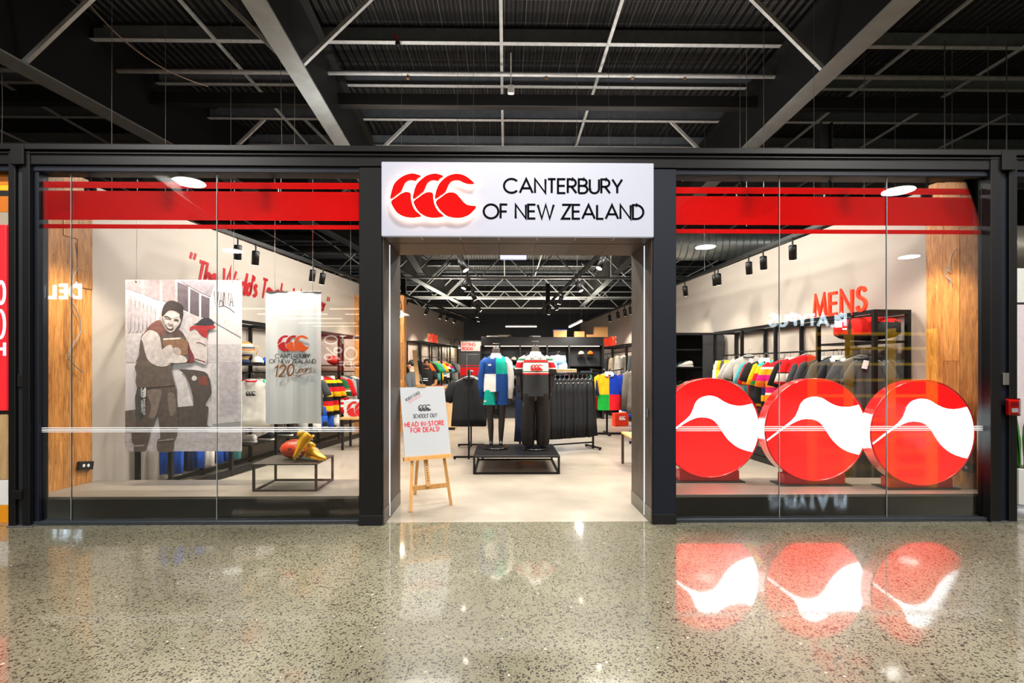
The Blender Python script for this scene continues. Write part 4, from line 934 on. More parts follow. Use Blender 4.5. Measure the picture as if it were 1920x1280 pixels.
for y, w in ((6.9, .45), (7.6, 0), (8.0, .45), (9.0, .5), (9.12, 0), (10.4, .7), (12.5, 1.2), (14.0, 1.6), (14.5, 0), (15.2, 1.6), (16.1, 0)):
    p = rt(y); spot(p, (wall_rx(y+.9)-.1, y+.9, 1.5), 'black spotlight on the right wall track', 'spotlights on the right wall track', SPOT_W*w)
track('c', (-.68, 7.2, ZK), (-.82, 19, ZK), 'black light track over the left of the shop aisle')
for y, ax in ((7.9, .6), (9.6, -1.5), (11.2, .5), (12.4, -1.0), (13.6, 1.2), (14.8, -1.2), (16.2, -1.4)):
    spot((-.68-.0119*(y-7.2), y, ZK-.13), (ax, y-.6 if y < 11 else y+.8, .8), 'black spotlight over the left of the aisle', 'spotlights over the left of the aisle', SPOT_W*(1.0 if y < 10 else 2.2), 90)
track('d', (1.53, 7.2, ZK), (1.06, 18, ZK), 'black light track over the right of the shop aisle')
for y, ax in ((7.7, .3), (9.9, 2.4), (11.8, .5), (13.0, 2.2), (14.0, 1.0)):
    spot((1.53-.0435*(y-7.2), y, ZK-.13), (ax, y-.6 if y < 11 else y+.8, .8), 'black spotlight over the right of the aisle', 'spotlights over the right of the aisle', SPOT_W*(1.0 if y < 9 else 2.2), 90)
# unseen window spots added behind the head beam to brighten the displays
track('e', (-4.3, 5.10, 3.42), (-1.6, 5.10, 3.42), 'added black light track behind the left window head', False)
for x in (-4.1, -3.2, -2.3): spot((x, 5.10, 3.3), (x-.05, 5.62, .6), 'added black spotlight over the left window display', 'added spotlights over the left window display', SPOT_W*2.1, 85)
track('f', (1.8, 5.12, 3.42), (4.5, 5.12, 3.42), 'added black light track behind the right window head', False)
for x in (2.4, 3.3, 4.3): spot((x, 5.12, 3.3), (x+.1, 5.75, .8), 'added black spotlight over the right window display', 'added spotlights over the right window display', SPOT_W*1.9, 90)
# linear LED battens: real ones at the back, hidden ones added as fill
def batten(p, q, label, w):
    p, q = Vector(p), Vector(q); t = thing('linear_lamp', label, 'lamp', (p+q)/2, group='white linear lamps of the shop')
    MB().bar(p+Vector((0, 0, .02)), q+Vector((0, 0, .02)), .06, .04).build('housing', WHITE, t, world=True)
    MB().bar(p-Vector((0, 0, .006)), q-Vector((0, 0, .006)), .05, .012).build('diffuser', LAMP_ON, t, world=True)
    d = (q-p); l = light('AREA', 'batten_light', Vector((0, 0, -.02)), w, (1, .95, .87), shape='RECTANGLE', size=d.length, size_y=.06)
    l.rotation_euler = (0, 0, math.atan2(d.y, d.x)); l.parent = t
    if p.z > 4: l2 = light('AREA', 'batten_uplight', Vector((0, 0, .05)), w*.12, (1, .95, .87), shape='RECTANGLE', size=d.length, size_y=.06); l2.rotation_euler = (PI, 0, math.atan2(d.y, d.x)); l2.parent = t  # upward light added to wash the roof steel from below
    for c in (p, q): MB().tube([c+Vector((0, 0, .04)), (c.x, c.y, ZP)], .0025, 4).build('wire', WIRE, t, world=True)
batten(at(948, 612, 17), at(1006, 612, 17), 'white linear lamp glowing above the back partition', STORE_W)
batten(at(1068, 613, 15), at(1090, 602, 13.4), 'white linear lamp slanting away right of the back partition', STORE_W)
for i, (x, y) in enumerate(((-2.2, 7.2), (2.6, 7.2), (.3, 7.4), (-1.6, 9.2), (2.2, 9.2))):  # hidden battens added high up to brighten the shop
    batten((x-.75, y, 4.4), (x+.75, y, 4.4), 'added hidden white linear lamp high over the shop floor', STORE_W*1.4)
for i, y in enumerate((24.6, 28)):  # unseen troughs added behind the wall to brighten the far roof
    for j, x in enumerate((-2.5, 3.0)):
        t = thing('high_bay_uplight', 'unseen added uplight behind the charcoal back wall', 'lamp', (x, y, 3.6), group='added uplights behind the back wall')
        MB().bar((x-1.2, y, 3.6), (x+1.2, y, 3.6), .12, .06).build('trough', WHITE, t, world=True); MB().bar((x-1.15, y, 3.635), (x+1.15, y, 3.635), .08, .01).build('diffuser', LAMP_ON, t, world=True)
        for dx in (-1.1, 1.1): MB().bar((x+dx, y, 0), (x+dx, y, 3.57), .05, .05).build('stand', BLACK, t, world=True)
        l = light('AREA', 'uplight', (0, 0, .06), STORE_W*2.2, (1, .88, .7), shape='RECTANGLE', size=2.2, size_y=.1); l.rotation_euler = (PI, 0, 0); l.parent = t
# ================================================================== ENTRANCE: EASEL
BLc, BRc, TLc = at(759, 857, 5.40), at(845, 850, 5.58), at(747, 727, 5.62)
U = BRc-BLc; V = TLc-BLc; bw, bh = U.length, V.length
fr = frame(BLc, U, V-U*(V.dot(U)/U.dot(U))); n = fr[3]
es = thing('easel', 'light beech artist easel just inside the entrance', 'easel', ((BLc.x+BRc.x)/2, 5.5, 0))
foot = [at(770, 957, 5.34), at(846, 946, 5.6), at(778, 927, 6.08)]
for f_ in foot: f_.z = 0
def along(f, g): return BLc+U*f+V*g
tray_c = along(.5, -.02)-n*.03
MB().bar(foot[0], along(.17, .0)-n*.035, .03, .035).build('leg', BEECH, es, world=True)
MB().bar(foot[1], along(.86, .0)-n*.035, .03, .035).build('leg', BEECH, es, world=True)
MB().bar(along(.17, 0)-n*.035, along(.44, .8)-n*.04, .03, .03).build('leg', BEECH, es, world=True)
MB().bar(along(.86, 0)-n*.035, along(.56, .8)-n*.04, .03, .03).build('leg', BEECH, es, world=True)
MB().bar(foot[2], along(.5, .75)-n*.06, .03, .03).build('back_leg', BEECH, es, world=True)
MB().bar(along(.46, -.42)-n*.05, along(.46, 1.6)-n*.05, .045, .018, up=tuple(n)).build('mast', BEECH, es, world=True)
MB().bar(foot[0]+(along(.17, 0)-n*.035-foot[0])*.42, foot[1]+(along(.86, 0)-n*.035-foot[1])*.40, .02, .05, up=(0, 0, 1)).build('cross_bar', BEECH, es, world=True)
MB().bar(along(-.03, -.025)+n*.0, along(1.0, -.025)+n*.0, .06, .04).build('tray', BEECH, es, world=True)
c = along(.5, 1.02); MB().bar(c-U*.1, c+U*.1, .05, .03).build('top_clamp', BEECH, es, world=True)
MB().sphere(c+V*.05+n*.03, .018, .018, .018, 10, 6).build('clamp_knob', BLACK, es, True, True)
for i in range(9):
    c = along(.46, -.06-.035*i)-n*.038; MB().sphere(c, .006, .004, .006, 6, 4).build('peg_hole', INK, es, world=True)
bd = thing('poster_board', 'white promotional board with black and red lettering standing on the easel', 'sign', BLc)
MB().poly([(0, 0), (bw, 0), (bw, bh), (0, bh)], fr, .01, 0).build('board', mat('crumpled_white_paper', '#b3b7bd', .45, bump=.5, nscale=4), bd, world=True)
def bl(u, v): return (u*bw, v*bh)
mb = MB(); u, v = bl(.12, .50); text(mb, 'HEAD IN-STORE', fr, bw*.05, bh*.42, bh*.062, bh*.0135, bw*.86, gap=.3, d=.001, off=.0105)
text(mb, 'FOR DEALS!', fr, bw*.17, bh*.335, bh*.062, bh*.0135, bw*.62, gap=.3, d=.001, off=.0105); mb.build('red_lettering', REDINK, bd, world=True)
mb = MB(); text(mb, "SCHOOLS' OUT!", fr, bw*.24, bh*.54, bh*.055, bh*.0085, bw*.52, gap=.3, shear=.15, d=.001, off=.0105, brush=True)
mb2 = MB(); emblem(mb2, fr, bw*.36, bh*.635, bh*.098, d=.001, off=.0105); mb2.build('board_emblem', INK, bd, world=True)
fr2 = frame(fr[0]+fr[1]*bw*.12+fr[2]*bh*.79, fr[1]*math.cos(.5)+fr[2]*math.sin(.5), fr[2]*math.cos(.5)-fr[1]*math.sin(.5))
text(mb, 'HOLIDAY GOALS!', fr2, 0, 0, bh*.04, bh*.0055, bw*.36, gap=.25, d=.001, off=.0105)
mb.build('black_lettering', INK, bd, world=True)
mb = MB()
for k in (0, 1): mb.ribbon([(bw*.02, -bh*(.018+.022*k)), (bw*.36, -bh*(.018+.022*k))], bh*.005, fr2, .001, .0105)
mb.build('red_underline', REDINK, bd, world=True)
# ================================================================== MANNEQUIN PLATFORM
px0, px1, y0, y1, zt = X(887, 7.2), X(1050, 7.2), 7.2, 8.32, .262
pf = thing('display_platform', 'low black steel display platform in the entrance aisle', 'platform', ((px0+px1)/2, (y0+y1)/2, 0))
MB().cbox(px0, px1, y0, y1, zt-.03, zt, .004).build('platform_top', mat('black_satin', '#18181a', .3), pf, world=True)
for x in (px0+.015, px1-.015):
    for y in (y0+.015, y1-.015): MB().cbox(x-.0145, x+.0145, y-.0145, y+.0145, 0, zt-.03, .002).build('leg', BLACK, pf, world=True)
for y in (y0+.015, y1-.015): MB().box(px0+.03, px1-.03, y-.013, y+.013, 0, .025).build('floor_rail', BLACK, pf, world=True)
for x in (px0+.015, px1-.015): MB().box(x-.013, x+.013, y0+.03, y1-.03, 0, .025).build('floor_rail', BLACK, pf, world=True)
def skin(joints, edges, sub=2, name='body'):
    """continuous surface grown on a skeleton: joints = [(x,y,z,rx,ry)]"""
    me = bpy.data.meshes.new(name); me.from_pydata([j[:3] for j in joints], edges, [])
    o = bpy.data.objects.new(name+'_tmp', me); COL.objects.link(o)
    md = o.modifiers.new('s', 'SKIN'); md.use_smooth_shade = True
    for i, j in enumerate(joints): 
        sv = me.skin_vertices[0].data[i]; sv.radius = (j[3], j[4] if len(j) > 4 else j[3]); sv.use_root = (i == 0)
    sb = o.modifiers.new('u', 'SUBSURF'); sb.levels = sub; sb.render_levels = sub
    dg = bpy.context.evaluated_depsgraph_get(); ev = o.evaluated_get(dg); m2 = bpy.data.meshes.new_from_object(ev)
    bpy.data.objects.remove(o); m2.name = name
    m2.polygons.foreach_set('use_smooth', [True]*len(m2.polygons)); return m2
MANQ = mat('mannequin_grey', '#4c4744', .35, noise=.08)
MANL = mat('mannequin_black', '#232122', .4)
def mannequin(loc, label, H, female):
    t = thing('mannequin', label, 'mannequin', loc)
    k = H/1.56
    hw = .085 if female else .095; sw = .16 if female else .19
    J = [(0, 0, .82*k, .13, .1), (0, 0, 1.05*k, .11 if female else .13, .09), (0, 0, 1.28*k, .14 if female else .165, .1), (0, 0, 1.40*k, .07, .06), (0, .0, 1.47*k, .058, .058), (0, 0, 1.575*k, .066, .066)]
    E = [(0, 1), (1, 2), (2, 3), (3, 4), (4, 5)]
    for s in (-1, 1):
        b = len(J)
        J += [(s*hw, 0, .74*k, .085), (s*(hw+.005), -.01, .45*k, .055), (s*(hw-.005), .015, .28*k, .050), (s*(hw-.01), .01, .07*k, .032), (s*(hw-.01), -.06, .025*k, .03)]
        E += [(0, b), (b, b+1), (b+1, b+2), (b+2, b+3), (b+3, b+4)]
        c = len(J)
        J += [(s*sw, 0, 1.34*k, .058), (s*(sw+.055), .02, 1.08*k, .042), (s*(sw+.045), -.02, .84*k, .033), (s*(sw+.04), -.04, .72*k, .03)]
        E += [(2, c), (c, c+1), (c+1, c+2), (c+2, c+3)]
    me = skin(J, E); me.materials.append(MANQ); me.materials.append(MANL)
    me.polygons.foreach_set('material_index', [1 if p.center.z < 1.3*k else 0 for p in me.polygons])
    place(me, 'mannequin_body', t)
    MB().ell([(0, 0, -.035, .185, .185), (0, 0, -.012, .185, .185), (0, 0, -.004, .17, .17)], 28).build('base_disc', mat('black_gloss', '#121213', .2), t, True)
    MB().ell([(0, 0, 1.60*k, .058, .058), (0, 0, 1.612*k, .05, .05)], 18).build('neck_cap', MANQ, t, True)
    return t
# ---- left mannequin: quartered jersey and shorts
m1 = mannequin((X(930, 7.85), 7.85, zt+.035), 'headless grey mannequin in a blue, teal and white quartered jersey and shorts', 1.535, True)
cNB, cTQ, cWH = cloth('#1d4585', 'royalblue'), cloth('#12a795', 'turquoise'), cloth('#e9e6e1', 'jerseywhite')
mb = MB()
T = [(0, 0, .845, .205, .12), (0, 0, .92, .2, .118), (0, 0, 1.0, .19, .113), (0, 0, 1.08, .182, .11), (0, 0, 1.115, .181, .112), (0, 0, 1.2, .182, .12), (0, 0, 1.28, .182, .122), (0, 0, 1.34, .17, .105), (0, 0, 1.38, .12, .085), (0, 0, 1.405, .075, .07)]
mb.ell(T, 28, False, .008, 6, 1.0)
for i, f_ in enumerate(mb.f):
    c = sum((mb.v[j] for j in f_), Vector())/len(f_)
    up = c.z > 1.10
    mb.m[i] = (0 if c.x < 0 else 1) if up else (2 if c.x < 0 else 0)
mb.build('jersey_torso', [cNB, cTQ, cWH], m1, True)
for s, m in ((-1, cNB), (1, cWH)):
    MB().tube([(s*.13, 0, 1.335), (s*.185, .005, 1.28), (s*.222, .018, 1.08), (s*.222, -.005, .9), (s*.215, -.03, .735)], [.06, .068, .058, .05, .042], 12).build('jersey_sleeve', m, m1, True)
    MB().sphere((s*.212, -.045, .70), .035, .02, .05, 10, 6).build('hand', MANL, m1, True)
place(COLLAR, 'jersey_collar', m1, cWH, (0, -.01, 1.405), (0, 0, 0), (1.0, 1.5, 1.15))
mb = MB(); emblem(mb, frame((-.12, -.125, 1.24), (1, 0, 0), (0, 0, 1)), 0, 0, .028, d=.004); mb.build('chest_emblem', OFFW, m1)
for s, m in ((-1, cTQ), (1, cNB)):
    mb = MB(); mb.ell([(s*.095, 0, .645, .115, .125), (s*.095, 0, .7, .108, .12), (s*.09, 0, .78, .1, .12), (s*.085, 0, .87, .095, .115)], 16, False, .008, 4, s); mb.build('shorts_leg', m, m1, True)
mb = MB(); emblem(mb, frame((-.185, -.09, .69), (.8, -.5, 0), (0, 0, 1)), 0, 0, .025, d=.004); mb.build('shorts_emblem', OFFW, m1)
# ---- right mannequin: hooped jersey and track pants
m2 = mannequin((X(1004, 7.75), 7.75, zt+.035), 'headless grey mannequin in a white, red and green hooped short-sleeve jersey and black track pants', 1.56, False)
HOOP = stripes('hoops_white_red', [(0, '#383b3d'), (.545, '#383b3d'), (.55, '#c8202a'), (.585, '#e9e6e1'), (.605, '#2f6b45'), (.625, '#e9e6e1'), (.80, '#2f6b45'), (.815, '#c8202a'), (.86, '#2f6b45'), (.875, '#e9e6e1'), (.985, '#8a5a3a'), (.995, '#2f7a4a')], zlo=.72, zhi=1.42)
SLV = stripes('sleeve_hoops', [(0, '#383b3d'), (.34, '#e9e6e1'), (.40, '#c8202a'), (.66, '#e9e6e1'), (.74, '#2f6b45'), (.84, '#e9e6e1')], zlo=1.08, zhi=1.40)
mb = MB(); T = [(0, 0, .78, .215, .135), (0, 0, .86, .208, .13), (0, 0, .95, .203, .125), (0, 0, 1.05, .203, .125), (0, 0, 1.15, .206, .128), (0, 0, 1.25, .21, .13), (0, 0, 1.32, .205, .12), (0, 0, 1.37, .16, .1), (0, 0, 1.40, .11, .085), (0, 0, 1.42, .08, .075)]
mb.ell(T, 28, False, .008, 6, 2.0); mb.build('jersey_torso', HOOP, m2, True)
for s in (-1, 1):
    MB().tube([(s*.14, 0, 1.355), (s*.205, .005, 1.315), (s*.24, .015, 1.22), (s*.265, .015, 1.11)], [.055, .068, .07, .068], 14).build('jersey_sleeve', SLV, m2, True)
    MB().tube([(s*.245, .02, 1.15), (s*.25, .02, 1.08), (s*.245, 0, .95), (s*.235, -.02, .84)], [.045, .045, .042, .035], 10).build('forearm', MANL, m2, True)
place(COLLAR, 'jersey_collar', m2, cWH, (0, -.01, 1.425), (0, 0, 0), (1.1, 1.7, 1.25))
mb = MB(); emblem(mb, frame((-.085, -.137, 1.16), (1, 0, 0), (0, 0, 1)), 0, 0, .098, d=.006); mb.build('chest_emblem', mat('emb_red', '#d3232b', .6), m2)
TP = cloth('#2c2b2a', 'trackblack')
for s in (-1, 1):
    mb = MB(); mb.ell([(s*.105, -.01, .03, .075, .09), (s*.11, 0, .06, .095, .105), (s*.115, 0, .2, .105, .115), (s*.115, 0, .42, .108, .115), (s*.105, 0, .65, .11, .12), (s*.095, 0, .82, .105, .12)], 16, False, .012, 5, s*2); mb.build('pants_leg', TP, m2, True)
MB().box(-.19, -.18, -.075, -.06, .52, .68).build('pants_piping', OFFW, m2)
# ================================================================== FREE-STANDING RACKS
def floor_rack(nm, label, p, q, z, foot=.5):
    p, q = Vector(p), Vector(q); t = thing(nm, label, 'clothes rack', (p+q)/2); d = (q-p).normalized(); n = Vector((-d.y, d.x, 0))
    for c in (p, q):
        MB().bar(c, c+Vector((0, 0, z)), .03, .03, up=tuple(d)).build('upright', BLACK, t, world=True)
        MB().bar(c-n*foot/2+Vector((0, 0, .04)), c+n*foot/2+Vector((0, 0, .04)), .04, .03).build('foot', BLACK, t, world=True)
        for s in (-1, 1): MB().sphere(c+n*s*foot*.46+Vector((0, 0, .025)), .024, .024, .024, 8, 6).build('castor', BLACK2, t, True, True)
    MB().tube([p+Vector((0, 0, z)), q+Vector((0, 0, z))], .014, 8).build('hang_rail', BLACK, t, True, True)
    MB().bar(p+Vector((0, 0, .12)), q+Vector((0, 0, .12)), .025, .025).build('tie_rail', BLACK, t, world=True)
    return t
xk = X(879, 8.4)
floor_rack('garment_rail', 'black garment rail of black t-shirts behind the easel', (xk, 8.4, 0), (xk-.05, 9.75, 0), 1.46)
row((xk, 8.42), (xk-.05, 9.7), 1.46, [('tee', cB, 'black t-shirt facing the entrance at the front of the garment rail', dict(neck=cB, tagged=True, scale_=0) if False else dict(neck=cB))]+[('tee', cB, 'black t-shirt packed behind on the garment rail by the easel')]*6+[('tee', cCH, 'dark grey t-shirt at the back of the garment rail by the easel')]*2, 'black t-shirts on the garment rail', 0, .1, 1.16)
A, B = (X(975, 8.9), 8.9), (X(1112, 9.5), 9.5)
floor_rack('garment_rail', 'black wheeled garment rail of black trousers behind the mannequins', (*A, 0), (*B, 0), 1.40)
row(A, B, 1.40, [('pants', cN, 'navy track trousers on the rail behind the mannequins')]*2+[('pants', cN, 'navy track trousers beside the black ones')]+[('pants', cB, 'black track trousers in the dense row right of the mannequins')]*13, 'trousers on the wheeled rail', math.radians(62), .12, 1.06)
folded((X(1052, 9.6), 9.55, 1.42), .2, [cBE, cloth('#c99a58', 'tan')], 3, 'loose tan and beige tops heaped on the trouser rail', w=.5, d=.35)
# four-way stand with quartered jersey
xs, yy = X(1138, 11.5), 11.5
t = thing('four_way_stand', 'black four-way clothes stand with quartered jersey right of the aisle', 'clothes rack', (xs, yy, 0))
MB().cbox(xs-.02, xs+.02, yy-.02, yy+.02, .04, 1.5, .002).build('post', BLACK, t, world=True)
for a in (0, PI/2): MB().bar((xs-.32*math.cos(a), yy-.32*math.sin(a), .025), (xs+.32*math.cos(a), yy+.32*math.sin(a), .025), .05, .04).build('foot', BLACK, t, world=True)
for a in (0, PI/2, PI, -PI/2):
    MB().tube([(xs, yy, 1.42), (xs+.38*math.cos(a), yy+.38*math.sin(a), 1.48)], .012, 6).build('arm', BLACK, t, True, True)
# quartered jersey facing front
q4 = thing('rugby_jersey', 'quartered rugby jersey in yellow, green, blue and red on the four-way stand', 'jersey', (xs-.03, yy-.35, 1.40))
mb = MB(); h = .82; w = .54
mb.ell([(0, 0, -h, w*.46, .06), (0, 0, -h*.8, w*.46, .058), (0, 0, -h*.62, w*.46, .055), (0, 0, -h*.58, w*.46, .055), (0, 0, -h*.3, w*.47, .05), (0, 0, -.11, w*.45, .045), (0, 0, -.05, w*.32, .04), (0, 0, 0, .08, .04)], 24, False, .014, 5, .4)
for i, f_ in enumerate(mb.f):
    c = sum((mb.v[j] for j in f_), Vector())/len(f_); mb.m[i] = (0 if c.x < 0 else 2) if c.z > -h*.6 else (1 if c.x < 0 else 3)
mb.build('garment_body', [cloth('#f0a818', 'jyellow'), cloth('#169a34', 'jgreen'), cloth('#16369e', 'jblue'), cloth('#dc1a24', 'jred')], q4, True)
for s, m in ((-1, 'cloth_jyellow'), (1, 'cloth_jblue')):
    MB().tube([(s*.19, 0, -.08), (s*.26, 0, -.14), (s*.31, .005, -.35), (s*.35, .01, -.52)], [.06, .08, .085, .085], 10, .5).build('sleeve', MC[m], q4, True)
place(COLLAR, 'collar', q4, cWH, (0, 0, .0), (0, 0, 0), (1.2, 1.2, 1.2)); place(HANGER, 'hanger', q4)
for a, m, lb in ((0, cN, 'navy jersey on the right arm of the four-way stand'), (.12, cR, 'red jersey low on the right arm of the four-way stand'), (-.1, cBL, 'denim blue jersey on the four-way stand'), (PI, cGR, 'green jersey on the left arm of the four-way stand'), (PI+.15, cN, 'dark navy jersey on the left arm of the four-way stand'), (PI/2, cR, 'red and navy jersey at the back of the four-way stand')):
    garment('jersey', m, (xs+.36*math.cos(a), yy+.30*math.sin(a), 1.47), PI/2+a, lb, 'jerseys on the four-way stand', scale=1.1)
# far right aisle stock
xr_ = X(1172, 12.6)
floor_rack('garment_rail', 'black garment rail of dark jackets at the right edge of the entrance view', (X(1204, 10.0), 10.0, 0), (X(1200, 11.6), 11.6, 0), 1.62)
row((X(1204, 10.0), 10.0), (X(1200, 11.6), 11.6), 1.62, [('long', m, lb) for m, lb in ((cDT, 'long taupe jacket at the right edge of the entrance view'), (cB, 'black jacket behind the taupe one'), (cBL, 'bright blue jacket on the right rail'), (cW, 'cream jacket on the right rail'), (cN, 'navy jacket on the right rail'))], 'jackets on the right rail', 0, .1, 1.25)
p = (X(1163, 13.2), 13.2, 0)
t = thing('shopping_bag', 'red carrier bag with white emblem on the floor by the right racks', 'bag', p, .3)
MB().cbox(-.2, .2, -.08, .08, 0, .34, .01).build('bag_body', cloth('#e03a22', 'carrier'), t)
mb = MB(); emblem(mb, frame((-.08, -.083, .16), (1, 0, 0), (0, 0, 1)), 0, 0, .1, d=.003); mb.build('emblem', OFFW, t)
MB().tube(cr([(-.07, -.06, .34), (-.05, -.06, .46), (.05, -.06, .46), (.07, -.06, .34)], 4, False), .008, 5).build('handle', cW, t, True)
t = thing('side_table', 'low steel table with yellow timber top at the right of the entrance', 'table', (X(1186, 7.6)+.2, 7.6, 0))
x0 = X(1176, 7.6)
MB().cbox(x0, x0+.6, 7.3, 8.0, .47, .50, .004).build('table_top', BEECH, t, world=True)
for x in (x0+.02, x0+.58):
    for y in (7.32, 7.98): MB().cbox(x-.018, x+.018, y-.018, y+.018, 0, .47, .002).build('leg', mat('brown_steel', '#4a3d33', .5), t, world=True)
MB().box(x0, x0+.6, 7.31, 7.33, .06, .09).build('stretcher', MC['brown_steel'], t, world=True)
# ================================================================== BACK PARTITION
x0, x1, yb = X(902, 15), X(1131, 15), 15.0
t = thing('back_partition', 'black shelving partition across the middle of the shop with cartons on top', 'shelf unit', ((x0+x1)/2, yb, 0))
MB().box(x0, x1, yb+.42, yb+.48, 0, 2.4).build('back_board', mat('anthracite_panel', '#26282b', .55), t, world=True)
MB().cbox(x0, x1, yb-.02, yb+.5, 2.16, 2.42, .005).build('bulkhead', BLACK2, t, world=True)
bays = [x0, x0+.55, x0+1.15, x0+1.95, x0+2.6, x1]
for x in bays: MB().cbox(x-.025, x+.025, yb, yb+.45, 0, 2.16, .004).build('divider', BLACK2, t, world=True)
for a, b, zs in ((bays[0], bays[1], (.3,)), (bays[1], bays[2], (.5, .85, 1.15, 1.45, 1.7)), (bays[2], bays[3], (.3,)), (bays[3], bays[4], (.3, 1.28)), (bays[4], bays[5], (.3, 1.3, 1.55))):
    for z in zs: MB().cbox(a+.03, b-.03, yb, yb+.42, z, z+.025, .003).build('shelf', BLACK, t, world=True)
MB().box(x0+.1, x1-.1, yb+.05, yb+.08, 2.145, 2.16).build('shelf_light', mat('shelf_led', '#fff4e4', .4, em=4, emc='#ffe9cf'), t, world=True)
for a, b, z in ((bays[0], bays[1], 1.9), (bays[2], bays[3], 1.95), (bays[3], bays[4], 2.0), (bays[2], bays[3], 1.15)):
    MB().tube([(a, yb+.2, z), (b, yb+.2, z)], .012, 6).build('hang_rail', BLACK, t, True, True)
GB = 'stock on the back partition'
garment('long', cTE, ((bays[3]-.28), yb+.14, 1.95), .1, 'teal half-zip jacket on the back partition', GB, scale=.95)
garment('long', cOR, ((bays[2]+.2), yb+.16, 1.95), -.3, 'orange jacket beside the teal one on the back partition', GB, scale=.95)
garment('shorts', cLB, ((bays[3]+bays[4])/2, yb+.1, 2.0), 0, 'light blue patterned shorts on the back partition', GB, scale=1.25)
garment('shorts', cN, ((bays[3]+bays[4])/2, yb+.2, 1.75), 0, 'navy shorts hung below the light blue pair', GB, scale=1.3)
for i, m in enumerate((cBE, cDT)): garment('pants', m, (bays[2]+.25+.18*i, yb+.12, 1.15), .4, ('beige', 'taupe')[i]+' trousers low on the back partition', GB, scale=.8)
garment('long', cB, (bays[0]+.28, yb+.15, 1.9), .0, 'black jacket at the left bay of the back partition', GB)
for i in range(2): cap(((bays[4]+bays[5])/2-.13+.27*i, yb+.12, 1.9), 0, (cBE, cOR)[i], ('beige', 'orange')[i]+' cap facing out on the back partition', 'caps on the back partition')
for i in range(2): MB().cbox((bays[4]+bays[5])/2-.13+.27*i-.1, (bays[4]+bays[5])/2-.13+.27*i+.1, yb+.02, yb+.3, 1.875, 1.895, .003).build('cap_shelf', BLACK, t, world=True)
for i, (z, m, n_) in enumerate(((.875, cR, 'red'), (1.175, cB, 'black'), (1.475, cTE, 'teal'), (1.725, cW, 'white'))):
    cap(((bays[1]+bays[2])/2-.12, yb+.16, z), .2, m, n_+' cap on the cap shelves between the mannequins', 'caps between the mannequins')
    cap(((bays[1]+bays[2])/2+.12, yb+.16, z), -.2, (cB, cCH, cTE, cG)[i], ('black', 'charcoal', 'turquoise', 'grey')[i]+' cap at the right of the cap shelves', 'caps between the mannequins')
x = (bays[4]+bays[5])/2
folded((x-.0, yb+.2, 1.325), 0, [cN, cCH], 4, 'folded navy and charcoal tops on the right end of the back partition', w=.34)
tt = thing('show_card', 'pink and blue show card on the right shelf of the back partition', 'show card', (bays[4]-.16, yb+.06, 1.305))
MB().cbox(-.11, .11, -.006, .006, 0, .3, .002).build('card', mat('card_pink', '#d9457f', .5), tt); MB().box(-.11, .11, -.008, -.006, .16, .3).build('card_top', mat('card_blue', '#a9cfe0', .5), tt)
# cartons on the bulkhead
def carton(x, w, d, h, label, m=CARD, y=yb+.22, z=2.42):
    t = thing('carton', label, 'box', (x, y, z), random.uniform(-.1, .1)); MB().cbox(-w/2, w/2, -d/2, d/2, 0, h, .004).build('carton_body', m, t)
    MB().box(-w/2-.001, w/2+.001, -.03, .03, h, h+.002).build('tape', mat('tape', '#cdb48c', .3), t); return t
ctn = carton(X(1050, 15.2), .38, .3, .2, 'tan carton with a blue edge on the back partition')
MB().cbox(-.2, .2, -.16, .16, .203, .22, .002).build('carton_lid', mat('blue_lid', '#3a5aa8', .5), ctn)
carton(X(1086, 15.2), .3, .3, .17, 'small brown carton with white label on the back partition')
carton(X(1106, 15.2), .24, .28, .08, 'flat brown carton beside the large one')
carton(X(1126, 15.2), .40, .36, .30, 'largest brown carton at the right end of the back partition')
for i, (px, w) in enumerate(((925, .4), (945, .35), (957, .2), (970, .3), (1003, .28))):
    folded((X(px, 15.2), yb+.22, 2.42), .1*i, [(cW, cBE, cCH, cB, cG)[i]], 2+i % 2, ('white', 'beige', 'charcoal', 'black', 'grey')[i]+' folded stock lying on top of the back partition', 'folded stock on the back partition', w=w, d=.25)
# women's rack on the right wall
WA, WB = (wall_rx(13.2)-.05, 13.2), (wall_rx(17.5)-.05, 17.5)
rk3, WP = rack_frame('wall_rack', 'black box-frame clothes rack along the right wall deep in the shop', WA, WB, .45, 1, 2.2, 3, shelves=[(.1, 0, 3)], rails=[(1.98, 0, 3), (1.0, 0, 3)])
GW = 'womenswear on the deep right rack'
row(WP(.0, 0)[:2], WP(1, 0)[:2], 1.98, [('long', m, lb) for m, lb in ((cTE, 'teal hooded top nearest the entrance on the deep right rack'), (cCH, 'charcoal sweatshirt on the deep right rack'), (cDT, 'taupe sweatshirt on the deep right rack'), (cG, 'grey marl sweatshirt on the deep right rack'), (cBE, 'cream sweatshirt on the deep right rack'), (cCH, 'charcoal sweatshirt on the deep right rack'), (cG, 'pale grey sweatshirt farthest along the deep right rack'))], GW)
row(WP(.0, 0)[:2], WP(1, 0)[:2], 1.0, [('pants', m, lb) for m, lb in ((cB, 'black leggings low on the deep right rack'), (cBL, 'blue leggings low on the deep right rack'), (cW, 'white track pants low on the deep right rack'), (cN, 'navy leggings low on the deep right rack'), (cDT, 'taupe leggings low on the deep right rack'))], GW, scale=.9)
p = WP(.86, 2.21, 1.0); q = WP(.55, 2.21, 1.0)
sign3d('rack_letters', 'WOMENS', p, (Vector(q)-Vector(p)).normalized(), .26, .035, 1.25, MC['neon_red'], 'red block letters WOMENS standing on the deep right rack', gap=.3, d=.02)
